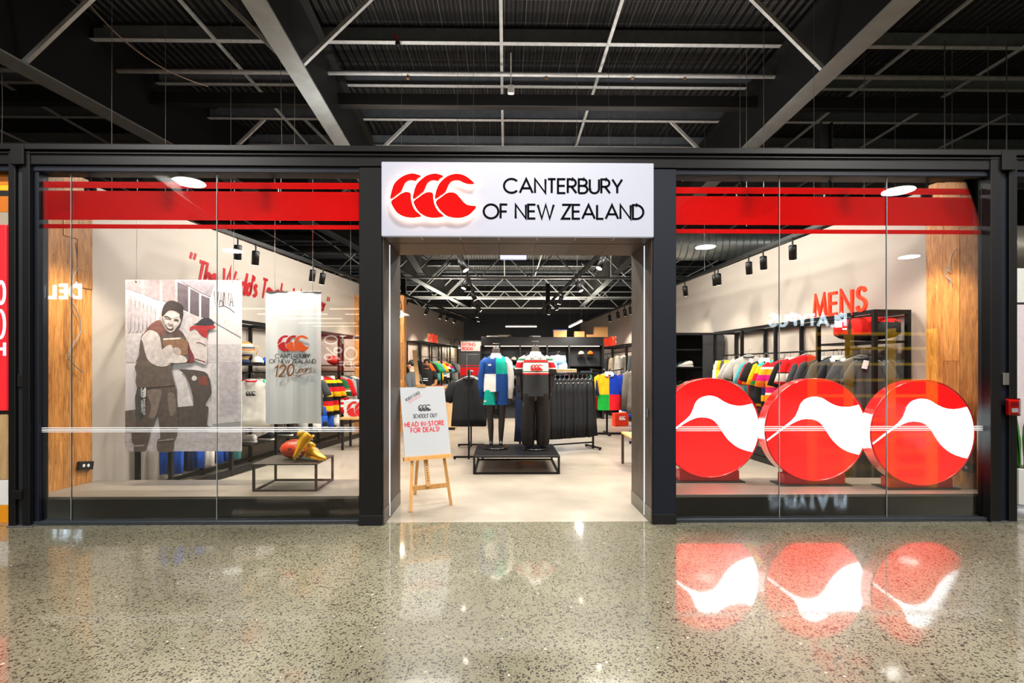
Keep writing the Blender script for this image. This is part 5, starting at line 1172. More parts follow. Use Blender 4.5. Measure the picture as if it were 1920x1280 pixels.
# fitting room wall, sign and red stripes
xf0, xf1, yf = X(863, 17), X(905, 17), 17.0
t = thing('fitting_room_partition', 'charcoal fitting room partition with red stripes beside the back shelving', None, ((xf0+xf1)/2, yf, 0)); t['kind'] = 'structure'
MB().box(xf0, xf1+.3, yf, yf+.1, 0, 2.42).build('panel', CHAR, t, world=True)
for z0, z1 in ((1.58, 1.60), (1.26, 1.53), (1.18, 1.20)): MB().box(xf0, xf1+.3, yf-.004, yf, z0, z1).build('red_stripe', RED, t, world=True)
MB().bar((xf0+.22, yf-.006, 1.0), (xf0+.22, yf-.006, 1.95), .012, .01, up=(0, 1, 0)).build('door_edge', STEEL, t, world=True); MB().bar((xf0+.22, yf-.006, 1.95), (xf0+.6, yf-.006, 1.95), .012, .01).build('door_edge', STEEL, t, world=True)
t = thing('fitting_room_sign', 'white sign with red FITTING ROOM lettering on the charcoal partition', 'sign', ((xf0+xf1)/2, yf-.02, 2.06))
MB().cbox(xf0+.02, xf1, yf-.03, yf-.005, 2.06, 2.38, .004).build('sign_panel', mat('sign_white', '#8f8b88', .7), t, world=True)
fr = frame((xf0+.08, yf-.03, 2.06), (1, 0, 0), (0, 0, 1)); mb = MB(); text(mb, 'FITTING', fr, 0, .18, .10, .024, .42, gap=.25, d=.003); text(mb, 'ROOM', fr, 0, .04, .10, .024, .34, gap=.25, d=.003); mb.build('lettering', REDINK, t, world=True)
# red stripes on the white wall left of the partition
for z0, z1 in ((1.58, 1.60), (1.26, 1.53), (1.18, 1.20)):
    slab('wall_stripe', (wall_lx(19.75)+.004, 19.75), (wall_lx(21.6)+.004, 21.6), .003, z0, z1, RED, 'thin red stripe on the left white wall near the fitting room' if z1-z0 < .1 else 'broad red stripe on the left white wall near the fitting room', side=-1)
# kids rack
KA, KB = (wall_lx(15.3)+.06, 15.3), (wall_lx(19.6)+.06, 19.6)
rk4, KP = rack_frame('wall_rack', 'black box-frame children\'s clothes rack on the left wall under small red letters', KA, KB, .42, -1, 2.32, 4, shelves=[(.1, 0, 4)], rails=[(1.86, 0, 4), (1.05, 0, 4)])
GK = 'children\'s clothes on the left wall'
row(KP(.02, 0)[:2], KP(.98, 0)[:2], 1.86, [('kid', m, lb) for m, lb in ((cB, 'black child top nearest on the children\'s rack'), (cOR, 'rust child top on the children\'s rack'), (cB, 'black child top on the children\'s rack'), (cGR, 'mint green child top on the children\'s rack'), (cTE, 'teal child top on the children\'s rack'), (cY, 'yellow child top on the children\'s rack'), (sKID, 'striped child jersey in blue and white on the children\'s rack'), (sTEALW, 'striped child jersey in teal and orange on the children\'s rack'), (cCH, 'charcoal child top on the children\'s rack'), (cG, 'grey child top on the children\'s rack'), (cW, 'white child top farthest on the children\'s rack'))], GK, scale=1.3)
row(KP(.02, 0)[:2], KP(.98, 0)[:2], 1.05, [('kid', m, lb) for m, lb in ((cB, 'black child top on the lower children\'s rail'), (cR, 'red child top on the lower children\'s rail'), (cBL, 'blue child top on the lower children\'s rail'), (sKID, 'striped child top on the lower children\'s rail'), (cW, 'white child top on the lower children\'s rail'), (cB, 'black child jacket at the end of the lower children\'s rail'))], GK, scale=1.3)
p, q = KP(.16, 2.33, 1.0), KP(.42, 2.33, 1.0)
sign3d('rack_letters', 'KIDS', p, (Vector(q)-Vector(p)).normalized(), .24, .038, .95, MC['neon_red'], 'red block letters KIDS standing on the left wall rack', gap=.4, d=.02)
# wall lamps
for px, Y in ((752, 11.6), (845, 19.7), (861, 20.6)):
    x = X(px, Y); z = Z(592 if px < 800 else 652, Y); t = thing('wall_lamp', 'white shallow-shade barn lamp on the %s' % {752: 'timber pier left of the entrance', 845: 'left wall nearer the children\'s rack', 861: 'left wall by the fitting room sign'}[px], 'lamp', (x, Y, z))
    MB().ell([(0, 0, 0, .2, .2), (0, 0, .03, .17, .17), (0, 0, .07, .06, .06), (0, 0, .12, .03, .03)], 20).build('shade', WHITE, t, True)
    MB().sphere((0, 0, -.005), .06, .06, .03, 10, 6).build('bulb', LAMP_ON, t, True)
    MB().tube(cr([(0, 0, .12), (0, 0, .3), (-.1, 0, .36), (-.2, .05, .3), (-.22, .1, .18)], 4, False), .01, 6).build('gooseneck', BLACK, t, True)
    l = light('POINT', 'wall_lamp_light', (0, 0, -.06), 14, (1, .8, .55), shadow_soft_size=.06); l.parent = t
# ================================================================== COUNTER AND PEOPLE
xc0, xc1, yc = X(742, 12.4), X(853, 12.4), 12.4
t = thing('sales_counter', 'pale timber sales counter behind the easel', 'counter', ((xc0+xc1)/2, yc+.3, 0))
for i in range(7):
    a = xc0+(xc1-xc0)*i/7; MB().cbox(a+.003, a+(xc1-xc0)/7-.003, yc, yc+.03, .06, 1.0, .003).build('front_panel', PALEW, t, world=True)
MB().cbox(xc0-.05, xc1+.05, yc-.06, yc+.62, 1.0, 1.05, .006).build('worktop', BEECH, t, world=True)
MB().box(xc0, xc1, yc+.03, yc+.6, .0, 1.0).build('carcass', PALEW, t, world=True); MB().box(xc0, xc1, yc-.01, yc+.03, 0, .06).build('plinth', BLACK2, t, world=True)
SKIN1, SKIN2 = mat('skin_a', '#a8714f', .5), mat('skin_b', '#d0a184', .5)
HAIR = mat('dark_hair', '#17110f', .5, bump=.6, nscale=90)
def person(loc, rz, label, skinm, shirt, trouser, arms, beard, short_sleeve, look=0, lean=0.0, H=1.74):
    t = thing('person', label, 'person', loc, rz); k = H/1.74
    J = [(0, 0, .94, .14, .11), (0, -lean*.3, 1.12, .125, .1), (0, -lean*.7, 1.30, .15, .11), (0, -lean, 1.41, .075, .065), (0, -lean-.01, 1.50, .05, .052), (0, -lean-.03, 1.57, .065, .08), (0, -lean-.03, 1.65, .072, .09), (0, -lean-.02, 1.72, .055, .07)]
    E = [(i, i+1) for i in range(7)]
    for s in (-1, 1):
        b = len(J); J += [(s*.09, 0, .86, .09), (s*.10, -.01, .5, .06), (s*.10, .02, .32, .055), (s*.10, .02, .09, .04), (s*.11, -.12, .04, .04)]; E += [(0, b)]+[(b+i, b+i+1) for i in range(4)]
        b = len(J); A_ = arms[0 if s < 0 else 1]
        J += [(s*.18, -lean*.9, 1.375, .058)]+[(s*a_[0], a_[1], a_[2], a_[3]) for a_ in A_]; E += [(3, b)]+[(b+i, b+i+1) for i in range(len(A_))]
        # five fingers rooted in the palm
        hx, hy, hz_ = s*A_[-1][0], A_[-1][1], A_[-1][2]
        w_ = len(J)-1
        for f_ in range(5):
            c = len(J); off = (-.03+.016*f_) if f_ < 4 else .035
            ln = (.06, .072, .07, .055, .045)[f_]
            J += [(hx+off*.8, hy-.05, hz_, .010), (hx+off-(.0 if f_ < 4 else -.01), hy-.05-ln*.6, hz_-.012, .009), (hx+off, hy-.05-ln, hz_-.03, .008)]; E += [(w_, c), (c, c+1), (c+1, c+2)]
    J = [(x*k, y*k, z*k, *[r_*k for r_ in rr]) for x, y, z, *rr in J]
    me = skin(J, E); me.materials.append(skinm)
    hy = -lean-.03
    bmx = bmesh.new(); bmx.from_mesh(me)
    def blob(c, r):
        geo = bmesh.ops.create_icosphere(bmx, subdivisions=2, radius=1)['verts']
        for v in geo: v.co = Vector((c[0]+v.co.x*r[0], c[1]+v.co.y*r[1], c[2]+v.co.z*r[2]))*k
    blob((0, hy-.098, 1.625), (.014, .02, .025))            # nose
    for s in (-1, 1): blob((s*.078, hy+.01, 1.63), (.012, .022, .034))  # ears
    bmx.to_mesh(me); bmx.free(); me.polygons.foreach_set('use_smooth', [True]*len(me.polygons))
    body = place(me, 'person_body', t)
    for s in (-1, 1):
        MB().sphere((s*.03*k, (hy-.083)*k, 1.655*k), .012, .008, .007, 8, 6).build('eye', INK, t, True)
        MB().box((s*.03-.018)*k, (s*.03+.018)*k, (hy-.094)*k, (hy-.085)*k, 1.674*k, 1.681*k).build('eyebrow', HAIR, t)
    MB().box(-.022*k, .022*k, (hy-.096)*k, (hy-.085)*k, 1.583*k, 1.59*k).build('mouth', mat('lips', '#7a3f36', .5), t)
    mb = MB(); mb.sphere((0, (hy+.022)*k, 1.685*k), .088*k, .098*k, .085*k, 16, 10)
    mb.f = [f_ for f_ in mb.f]; mb.m = [0]*len(mb.f)
    keep = [f_ for f_ in mb.f if len(f_) == 4 and not (all(mb.v[i].y < (hy-.045)*k for i in f_) and all(mb.v[i].z < 1.715*k for i in f_))]
    mb.f = keep; mb.m = [0]*len(keep); mb.build('hair', HAIR, t, True)
    if beard:
        mb = MB(); mb.sphere((0, (hy-.045)*k, 1.568*k), .062*k, .055*k, .045*k, 14, 8); mb.build('beard', HAIR, t, True)
    # clothes
    mb = MB(); T = [(0, 0, .90, .19, .14), (0, -lean*.1, 1.0, .185, .135), (0, -lean*.35, 1.14, .18, .13), (0, -lean*.7, 1.29, .2, .14), (0, -lean*.88, 1.38, .21, .125), (0, -lean, 1.435, .165, .11), (0, -lean-.005, 1.475, .095, .085), (0, -lean-.008, 1.495, .068, .068)]
    mb.ell([(x*k, y*k, z*k, a*k, b*k) for x, y, z, a, b in T], 22, False, .01, 5, 1); mb.build('shirt', shirt, t, True)
    for s in (-1, 1):
        A_ = arms[0 if s < 0 else 1]; pts = [(s*.15, -lean*.9, 1.40), (s*.2, -lean*.9, 1.37)]+[(s*a_[0], a_[1], a_[2]) for a_ in A_[:(1 if short_sleeve else len(A_)-1)]]
        if short_sleeve: pts[-1] = tuple(Vector(pts[1])*.35+Vector(pts[-1])*.65)
        MB().tube([Vector(p_)*k for p_ in pts], [.075, .082]+[.07]*(len(pts)-2), 12).build('sleeve', shirt, t, True)
        mb = MB(); mb.ell([(s*.1*k, .02*k, .07, .075, .09), (s*.1*k, .02*k, .3*k, .075, .085), (s*.1*k, 0, .55*k, .085, .09), (s*.095*k, 0, .86*k, .105, .125), (s*.09*k, 0, .95*k, .1, .12)], 14, False); mb.build('trouser_leg', trouser, t, True)
        MB().cbox((s*.11-.045)*k, (s*.11+.045)*k, -.19*k, .06*k, 0, .07, .02).build('shoe', INK, t)
    return t
armsA = [[(.25, -.08, 1.15, .042), (.19, -.28, 1.085, .034), (.13, -.33, 1.08, .036)], [(.25, -.06, 1.14, .042), (.22, -.26, 1.08, .034), (.16, -.34, 1.08, .036)]]
man = person((X(800, 13.55), 13.55, 0), .15, 'bearded person in a black t-shirt leaning on the sales counter', SKIN1, cB, cCH, armsA, True, True, lean=.06, H=1.72)
MB().box(-.09, .03, -.185, -.16, 1.17, 1.185).build('shirt_print', OFFW, man); MB().box(-.09, .03, -.18, -.155, 1.22, 1.235).build('shirt_print', OFFW, man)
armsB = [[(.24, -.02, 1.12, .042), (.2, -.2, .98, .034), (.16, -.3, 1.0, .036)], [(.24, -.02, 1.12, .042), (.2, -.2, .98, .034), (.16, -.3, 1.0, .036)]]
person((X(782, 11.2), 11.2, 0), -1.95, 'person in a dark grey top seen in profile behind the easel', SKIN2, cloth('#55585a', 'greytop'), cB, armsB, False, False, lean=.12, H=1.66)
# ================================================================== WINDOW DISPLAYS
# ---- red discs
def drum(cx, y, cz, R, T, label):
    t = thing('emblem_disc', label, 'display disc', (cx, y+T/2, PL), group='red display discs in the right window')
    n = 64
    MB().cbox(cx-.38, cx+.38, y-.02, y+T+.06, PL, PL+.012, .003).build('base_plate', BLACK2, t, world=True)
    MB().cbox(cx-.33, cx+.33, y+.02, y+T-.01, PL+.012, cz-R*.86, .004).build('pedestal', mat('pedestal_red', '#c4121c', .35), t, world=True)
    ring = lambda r, yy: [Vector((cx+r*math.cos(2*PI*j/n), yy, cz+r*math.sin(2*PI*j/n))) for j in range(n)]
    MB().loft([ring(R-.012, y+T), ring(R, y+T-.008), ring(R, y+.02), ring(R+.004, y+.018), ring(R+.004, y+.002), ring(R-.006, y-.004), ring(R-.012, y+.002), ring(R-.014, y+.012)], True).build('drum_shell', mat('drum_shell', '#cf1414', .2, coat=.5, em=.12, emc='#e01010'), t, True, True)
    r = R-.014
    fr = frame((cx, y+.010, cz), (1, 0, 0), (0, 0, 1))
    MB().poly([(r*math.cos(2*PI*j/n), r*math.sin(2*PI*j/n)) for j in range(n)], fr, .002).build('red_face', mat('drum_red_face', '#ee1111', .2, em=DRUM_E*.34, emc='#ff0f10'), t, world=True)
    W = [(220, 835), (300, 772), (360, 725), (395, 690), (415, 650), (430, 610), (460, 580), (510, 566), (560, 575), (610, 605), (660, 625), (720, 630), (780, 618)]
    Lw = [(783, 925), (730, 910), (680, 885), (630, 840), (595, 790), (570, 750), (540, 720), (500, 705), (450, 703), (410, 715), (370, 735), (320, 768), (225, 840)]
    k = lambda p: Vector(((p[0]-521)/304.0*r, (772-p[1])/311.0*r))
    up = [v for v in cr([k(p) for p in W], 5, False)]; lo = [v for v in cr([k(p) for p in Lw], 5, False)]
    a0 = math.atan2(up[-1].y, up[-1].x); a1 = math.atan2(lo[0].y, lo[0].x)
    am = [Vector((r*math.cos(a0+(a1-a0)*i/14), r*math.sin(a0+(a1-a0)*i/14))) for i in range(15)]
    MB().poly([(v.x, v.y) for v in reversed(up+am+lo)], fr, .003, .002).build('white_bird_face', mat('drum_white_face', '#eef2f4', .25, em=DRUM_E, emc='#f4fbff'), t, world=True)
    MB().tube([(cx+.3, y+T-.02, PL+.02), (cx+.36, y+T+.05, PL+.014)], .008, 5).build('power_cable', BLACK, t, True, True)
    return t
R = .548
drum(X(1332, 5.56), 5.56, Z(803, 5.56), R, .165, 'red disc with white bird shape nearest the entrance, partly behind the middle disc')
drum(X(1530, 5.38), 5.38, Z(807, 5.38), R, .165, 'middle red disc with white bird shape in the right window')
drum(X(1731, 5.2), 5.2, Z(813, 5.2), R, .165, 'red disc with white bird shape nearest the right timber boards')
# ---- hanging photo poster
Yp = 5.46
c0, c1 = at(235, 846, Yp), at(452.5, 846, Yp); ctop = Z(524.5, Yp, 300)
ph = thing('photo_poster', 'tall black and white photo poster of two people hung in the left window', 'poster', ((c0.x+c1.x)/2, Yp, c0.z))
MB().cbox(c0.x, c1.x, Yp, Yp+.012, c0.z, ctop, .001).build('poster_board', mat('poster_base', '#e2dee6', .4), ph, world=True)
fr = frame((0, Yp, 0), (1, 0, 0), (0, 0, 1))
lay = [0]
def za(u, v): q = at(230+u/8.0, 520+v/8.0, Yp); return (q.x, q.z)
def zb(u, v): q = at(230+u/7.113, 680+v/7.113, Yp); return (q.x, q.z)
def ink(nm, col, pts, f=za, smooth=3, w=None, par=None):
    lay[0] += 1; mb = MB()
    cl = [int(col[i:i+2], 16)/255 for i in (1, 3, 5)]; cl = [x*.86+.13 for x in cl]
    m = mat('print_'+col.strip('#'), '#'+''.join('%02x' % int(x*255) for x in cl), .42, noise=.3, nscale=22)
    P = [Vector(f(*p)) for p in pts]
    if w: mb.ribbon([tuple(p) for p in (cr(P, 4, False) if smooth else P)], w, fr, .0003, .0004+.0003*lay[0])
    else: mb.poly([tuple(p) for p in (cr(P, smooth) if smooth else P)][::-1], fr, .0003, .0004+.0003*lay[0])
    return mb.build(nm, m, ph, world=True)
ink('print_facade', '#b9adb5', [(45, 35), (830, 35), (830, 420), (600, 350), (45, 165)], smooth=0)
ink('print_wall', '#d6d0da', [(45, 190), (600, 370), (1200, 620), (1200, 1000), (1780, 1000), (1780, 1275), (45, 1275)], smooth=0)
for q in ([(45, 38), (275, 38), (275, 240), (45, 165)], [(330, 38), (555, 38), (555, 350), (330, 262)], [(598, 38), (790, 38), (790, 415), (600, 352)]): ink('print_window', '#a2929a', q, smooth=0)
for q in ([(825, 65), (985, 130), (985, 510), (825, 430)], [(1015, 165), (1150, 235), (1145, 580), (1010, 525)], [(1180, 265), (1305, 310), (1300, 610), (1180, 590)]): ink('print_window', '#5b4f5c', q, smooth=0)
ink('print_soffit', '#8d8796', [(860, 40), (1400, 40), (1320, 290), (1160, 220), (1000, 130)], smooth=0)
ink('print_building', '#e0dbe4', [(1400, 40), (1780, 40), (1780, 900), (1330, 640), (1320, 300)], smooth=0)
lay[0] += 1; mb = MB(); o, e = za(1375, 410), za(1660, 440); d_ = Vector((e[0]-o[0], 0, e[1]-o[1]))
text(mb, 'WAIWA', frame((o[0], Yp, o[1]), d_, (0, 0, 1)), 0, 0, .145, .013, d_.length, gap=.18, d=.0003, off=.0004+.0003*lay[0]); mb.build('print_lettering', mat('print_lettergrey', '#6a636c', .5), ph, world=True)
ink('print_arc', '#57505c', [(1440, 440), (1520, 430), (1600, 465), (1680, 530)], w=.011)
for i in range(7): ink('print_mottle', '#c3bac6', [(80+60*i, 300+22*i), (130+60*i, 320+22*i), (120+60*i, 780), (75+60*i, 760)])
ink('print_pavement', '#cdc6d2', [(40, 930), (1585, 930), (1585, 1178), (36, 1178)], zb, 0)
ink('print_door', '#dcd7e0', [(1190, 0), (1585, 0), (1585, 780), (1190, 820)], zb, 0)
ink('print_door_panel', '#c6bfcc', [(1290, 0), (1540, 0), (1540, 660), (1290, 720)], zb, 0)
ink('print_brick', '#6b5f5c', [(40, 640), (190, 620), (190, 930), (40, 930)], zb, 0)
ink('print_bench', '#e3dee5', [(740, 90), (850, 220), (950, 570), (735, 590)], zb, 0)
ink('print_shadow', '#4e4644', [(735, 590), (960, 575), (960, 860), (735, 860)], zb, 0)
# second figure
ink('print_figure_back', '#4a423f', [(760, 90), (890, 90), (1000, 100), (1140, 150), (1190, 380), (1160, 450), (1100, 560), (1150, 590), (1140, 700), (1130, 830), (1190, 858), (900, 858), (905, 680), (950, 560), (930, 400), (880, 250), (830, 150)], zb)
ink('print_patch', '#7c3a34', [(1015, 190), (1130, 180), (1150, 300), (1030, 300)], zb, 0)
ink('print_dot', '#e8e5ea', [(925, 205), (960, 168), (1000, 205), (960, 240)], zb)
ink('print_jacket', '#dcd3d6', [(985, 850), (1080, 790), (1130, 810), (1200, 890), (1260, 905), (1275, 1000), (1270, 1275), (1200, 1290), (1090, 1240), (1020, 1120), (985, 950)])
ink('print_sleeve_stripe', '#7a2a34', [(985, 960), (1030, 1080), (1085, 1200), (1060, 1275), (980, 1270), (1000, 1150)])
ink('print_pocket', '#6e3238', [(1110, 980), (1180, 985), (1255, 1025)], w=.010); ink('print_pocket', '#6e3238', [(1090, 1220), (1160, 1240), (1250, 1270)], w=.010)
ink('print_scarf', '#b4232a', [(1015, 800), (1060, 725), (1380, 725), (1380, 765), (1290, 790), (1270, 900), (1200, 880), (1130, 800), (1080, 770)])
ink('print_cap', '#2a2630', [(1075, 715), (1130, 680), (1200, 620), (1290, 605), (1360, 650), (1378, 705), (1300, 722)])
# front figure
ink('print_trousers', '#564a46', [(205, 320), (180, 620), (188, 820), (130, 940), (140, 1060), (165, 1090), (160, 1178), (300, 1178), (330, 1120), (380, 935), (412, 850), (470, 700), (500, 860), (510, 1005), (477, 1020), (475, 1178), (680, 1178), (690, 1050), (735, 960), (742, 820), (745, 700), (735, 480), (700, 280), (500, 300)], zb, 2)
ink('print_trouser_fold', '#83746d', [(330, 380), (520, 360), (500, 520), (440, 720), (360, 720), (390, 560)], zb)
ink('print_trouser_fold', '#7a6c66', [(610, 420), (700, 420), (720, 640), (640, 700)], zb)
ink('print_trouser_side', '#47494b', [(210, 340), (280, 350), (270, 700), (200, 780), (185, 620)], zb)
ink('print_cuff', '#9a928f', [(165, 1095), (295, 1085), (300, 1110), (170, 1118)], zb, 0); ink('print_cuff', '#9a928f', [(490, 1030), (690, 1000), (690, 1025), (490, 1045)], zb, 0)
ink('print_torso', '#5a4b48', [(260, 1275), (255, 1180), (290, 890), (350, 820), (430, 710), (570, 640), (640, 720), (800, 770), (870, 790), (930, 860), (970, 950), (1000, 1150), (930, 1275)])
ink('print_torso', '#62554f', [(205, -20), (195, 150), (200, 325), (450, 320), (690, 300), (690, 230), (655, 60), (650, -20)], zb, 2)
ink('print_yoke', '#7a4a44', [(340, 830), (430, 710), (570, 640), (650, 800), (640, 870), (560, 850), (480, 790), (400, 790)])
ink('print_collar', '#4b3836', [(800, 770), (870, 790), (930, 860), (860, 900), (760, 870)])
ink('print_book', '#8a6248', [(615, 930), (900, 905), (985, 960), (990, 1150), (900, 1175), (820, 1050), (620, 1030)], smooth=0)
ink('print_book_edge', '#e8e2dc', [(620, 915), (880, 900), (880, 925), (620, 940)], smooth=0)
ink('print_sleeve', '#ded4d6', [(298, 900), (400, 795), (500, 810), (565, 880), (590, 1000), (610, 1090), (700, 1200), (720, 1300), (600, 1340), (470, 1300), (390, 1230), (345, 1100), (318, 980)])
ink('print_cuff_band', '#e6dfe0', [(700, 1275), (730, 1190), (800, 1120), (880, 1160), (960, 1200), (960, 1275)])
ink('print_hand', '#d8cccd', [(608, 1085), (680, 1025), (740, 1012), (765, 1060), (772, 1140), (740, 1205), (650, 1192), (608, 1140)])
ink('print_hand', '#c4b2ae', [(760, 1070), (820, 1050), (880, 1080), (880, 1160), (800, 1150)])
ink('print_face', '#c9bcbc', [(603, 575), (660, 530), (720, 495), (800, 505), (870, 545), (878, 600), (890, 640), (868, 705), (820, 755), (790, 800), (730, 828), (668, 800), (638, 750), (600, 690), (585, 600), (574, 560), (590, 528)])
ink('print_face_shade', '#93807f', [(603, 600), (640, 640), (650, 740), (700, 805), (730, 828), (668, 800), (638, 750), (600, 690)])
ink('print_cheek', '#e4dbda', [(660, 640), (720, 640), (700, 690), (660, 690)]); ink('print_cheek', '#e0d6d6', [(790, 670), (850, 670), (820, 730), (780, 710)]); ink('print_brow_light', '#e2d9d8', [(680, 540), (800, 530), (850, 590), (740, 610), (690, 580)])
ink('print_hair', '#2b2426', [(600, 560), (612, 480), (650, 400), (700, 360), (770, 350), (850, 380), (910, 420), (926, 470), (915, 540), (890, 628), (868, 590), (868, 545), (800, 502), (720, 493), (660, 535), (615, 585)])
for q in ([(640, 590), (690, 592), (740, 628)], [(785, 640), (820, 632), (855, 650)]): ink('print_eyebrow', '#2b2426', q, w=.010)
for q in ([(655, 612), (690, 625), (725, 632)], [(795, 655), (825, 655), (845, 660)]): ink('print_eye', '#2b2022', q, w=.006)
ink('print_nose', '#7d6a69', [(700, 690), (735, 712), (770, 700)], w=.009)
ink('print_mouth', '#4a3232', [(655, 705), (700, 735), (780, 742), (755, 785), (700, 778), (668, 745)]); ink('print_teeth', '#f0ecea', [(672, 720), (710, 742), (770, 748), (745, 768), (700, 762)])
lay[0] += 1; mb = MB(); o = zb(330, 460); emblem(mb, frame((o[0], Yp, o[1]), (0, 0, 1), (-1, 0, 0)), 0, 0, .055, d=.0003, off=.0004+.0003*lay[0]); mb.build('print_emblem', OFFW, ph, world=True)
lay[0] += 1; mb = MB()
for k_, s_ in enumerate(('CANTERBURY', 'OF NEW ZEALAND')):
    o = zb(318-28*(1-k_)+0, 690-(0 if k_ else 30)); text(mb, s_, frame((o[0]+(.0), Yp, o[1]), (0, 0, 1), (-1, 0, 0)), 0, 0, .018, .0035, .13+.04*k_, d=.0003, off=.0004+.0003*lay[0])
mb.build('print_brand_lettering', OFFW, ph, world=True)
for px in (255, 437):
    x = X(px, Yp); MB().tube([(x, Yp+.006, ctop-.02), (x+.01, Yp+.006, 3.5)], .0025, 5).build('hanging_wire', STEEL, ph, world=True)
    MB().tube([(x, Yp-.004, ctop-.02), (x, Yp+.016, ctop-.02)], .01, 8).build('eyelet', STEEL, ph, world=True)
# ---- hanging banner
Yb = 5.42
x0, x1 = X(498, Yb), X(601.5, Yb); zlo, zhi = Z(794, Yb, 550), Z(547, Yb, 550)
bn = thing('hanging_banner', 'pale grey hanging banner with red emblem and gold 120 years script in the left window', 'banner', ((x0+x1)/2, Yb, zlo))
mb = MB(); nx, nz = 14, 3
for zz in (0, 1):
    pass
rows_ = []
for i in range(nx+1):
    u = i/nx; yw = .006*math.sin(u*9)+.004*math.sin(u*21)
    rows_.append([Vector((x0+(x1-x0)*u, Yb+yw+.004*a, z)) for a, z in ((0, zlo-.004*math.sin(u*7)), (1, zlo-.004*math.sin(u*7)), (1, zhi), (0, zhi))])
mb.loft(rows_); mb.build('banner_cloth', mat('banner_grey', '#dde2e8', .55), bn, world=True)
MB().tube([(x0-.005, Yb+.004, zhi), (x1+.005, Yb+.004, zhi)], .006, 6).build('top_rod', STEEL, bn, True, True)
fr = frame((x0, Yb-.012, zlo), (1, 0, 0), (0, 0, 1)); kx = (x1-x0)/103.5
def bp(px, py): return ((px-498)*kx, (794-py)*kx)
u, v = bp(521, 657.5); mb = MB(); emblem(mb, fr, u, v, 30*kx, d=.001); 
bpol = 6
mb.m = [0 if f_ else 0 for f_ in mb.f]
for i, f_ in enumerate(mb.f):
    c = sum((mb.v[j] for j in f_), Vector())/len(f_)
    mb.m[i] = 1 if c.x > x0+u+26*kx else 0
mb.build('emblem', [mat('banner_red', '#c01722', .5), mat('banner_orange', '#ea5a1c', .5)], bn, world=True)
mb = MB(); u, v = bp(517, 670.5); text(mb, 'CANTERBURY', fr, u, v, 7.4*kx, 1.1*kx, 65*kx, d=.001); u, v = bp(506, 680); text(mb, 'OF NEW ZEALAND', fr, u, v, 7.2*kx, 1.1*kx, 87*kx, d=.001); mb.build('lettering', mat('banner_ink', '#33333a', .5), bn, world=True)
mb = MB(); u, v = bp(514, 706); text(mb, '120', fr, u, v, 21*kx, 2.6*kx, 36*kx, gap=.22, shear=.15, d=.001, rise=.09, brush=True); u, v = bp(554, 699); text(mb, 'years', fr, u, v, 14*kx, 1.0*kx, 30*kx, gap=.04, shear=.3, d=.001, rise=.1); mb.ribbon([bp(548, 707), bp(552, 709), bp(560, 704), bp(575, 699), bp(591, 696)], .9*kx, fr, .001); mb.build('gold_script', mat('banner_gold', '#8a5220', .45), bn, world=True)
for px in (515, 586):
    x = X(px, Yb); MB().tube([(x, Yb+.004, zhi), (x, Yb+.004, 3.5)], .0025, 5).build('hanging_wire', STEEL, bn, world=True)
# ---- low table with ball and boots
tx0, tx1, ty0, ty1, tz = X(472.5, 5.21), X(594, 5.21), 5.21, 5.73, .53
TM = mat('bronze_steel', '#3b342e', .4, .3)
t = thing('display_table', 'low open steel frame table in the left window', 'table', ((tx0+tx1)/2, (ty0+ty1)/2, PL))
MB().cbox(tx0, tx1, ty0, ty1, tz-.016, tz, .003).build('table_top', TM, t, world=True)
for x in (tx0+.012, tx1-.012):
    for y in (ty0+.012, ty1-.012): MB().cbox(x-.0115, x+.0115, y-.0115, y+.0115, PL, tz-.016, .002).build('leg', TM, t, world=True)
    MB().box(x-.01, x+.01, ty0+.02, ty1-.02, PL, PL+.02).build('floor_rail', TM, t, world=True)
for y in (ty0+.012, ty1-.012): MB().box(tx0+.02, tx1-.02, y-.01, y+.01, PL, PL+.02).build('floor_rail', TM, t, world=True)
b_ = ball((X(553, 5.5), 5.5, tz), .12, BALLM, 'orange-red rugby ball lying on the low table in the left window', 1.06)
mb = MB(); emblem(mb, frame((-.04, -.099, .10), (1, 0, 0), (0, .1, 1)), 0, 0, .022, d=.004); mb.build('ball_emblem', INK, b_)
YB_ = mat('yellow_synthetic', '#f2b80c', .35, noise=.12, nscale=30)
def boot(loc, rot, label):
    t = trainer(loc, 0, YB_, label, 'yellow football boots', sole=mat('boot_sole', '#d79a10', .4)); t.name = 'football_boot'; t['category'] = 'boot'; t.rotation_euler = rot
    MB().tube([(-.13, 0, .10), (-.10, 0, .125), (-.06, 0, .12)], [.03, .038, .03], 10).build('ankle_cuff', YB_, t, True)
    MB().ell([(-.095, 0, .13, .035, .026), (-.095, 0, .134, .03, .022)], 12).build('boot_lining', mat('boot_lining', '#b5322a', .7), t)
    for sx in (-.11, -.06, .03, .08, .11):
        for sy in (-.025, .025): MB().tube([(sx, sy, 0), (sx, sy, -.012)], [.008, .005], 6).build('stud', WHITE, t)
    return t
boot((X(571, 5.36), 5.37, tz+.135), (math.radians(8), math.radians(52), math.radians(205)), 'yellow football boot standing on its toe against the ball')
boot((X(589, 5.36), 5.38, tz+.022), (math.radians(-10), math.radians(4), math.radians(-32)), 'yellow football boot lying toe outward at the table edge')
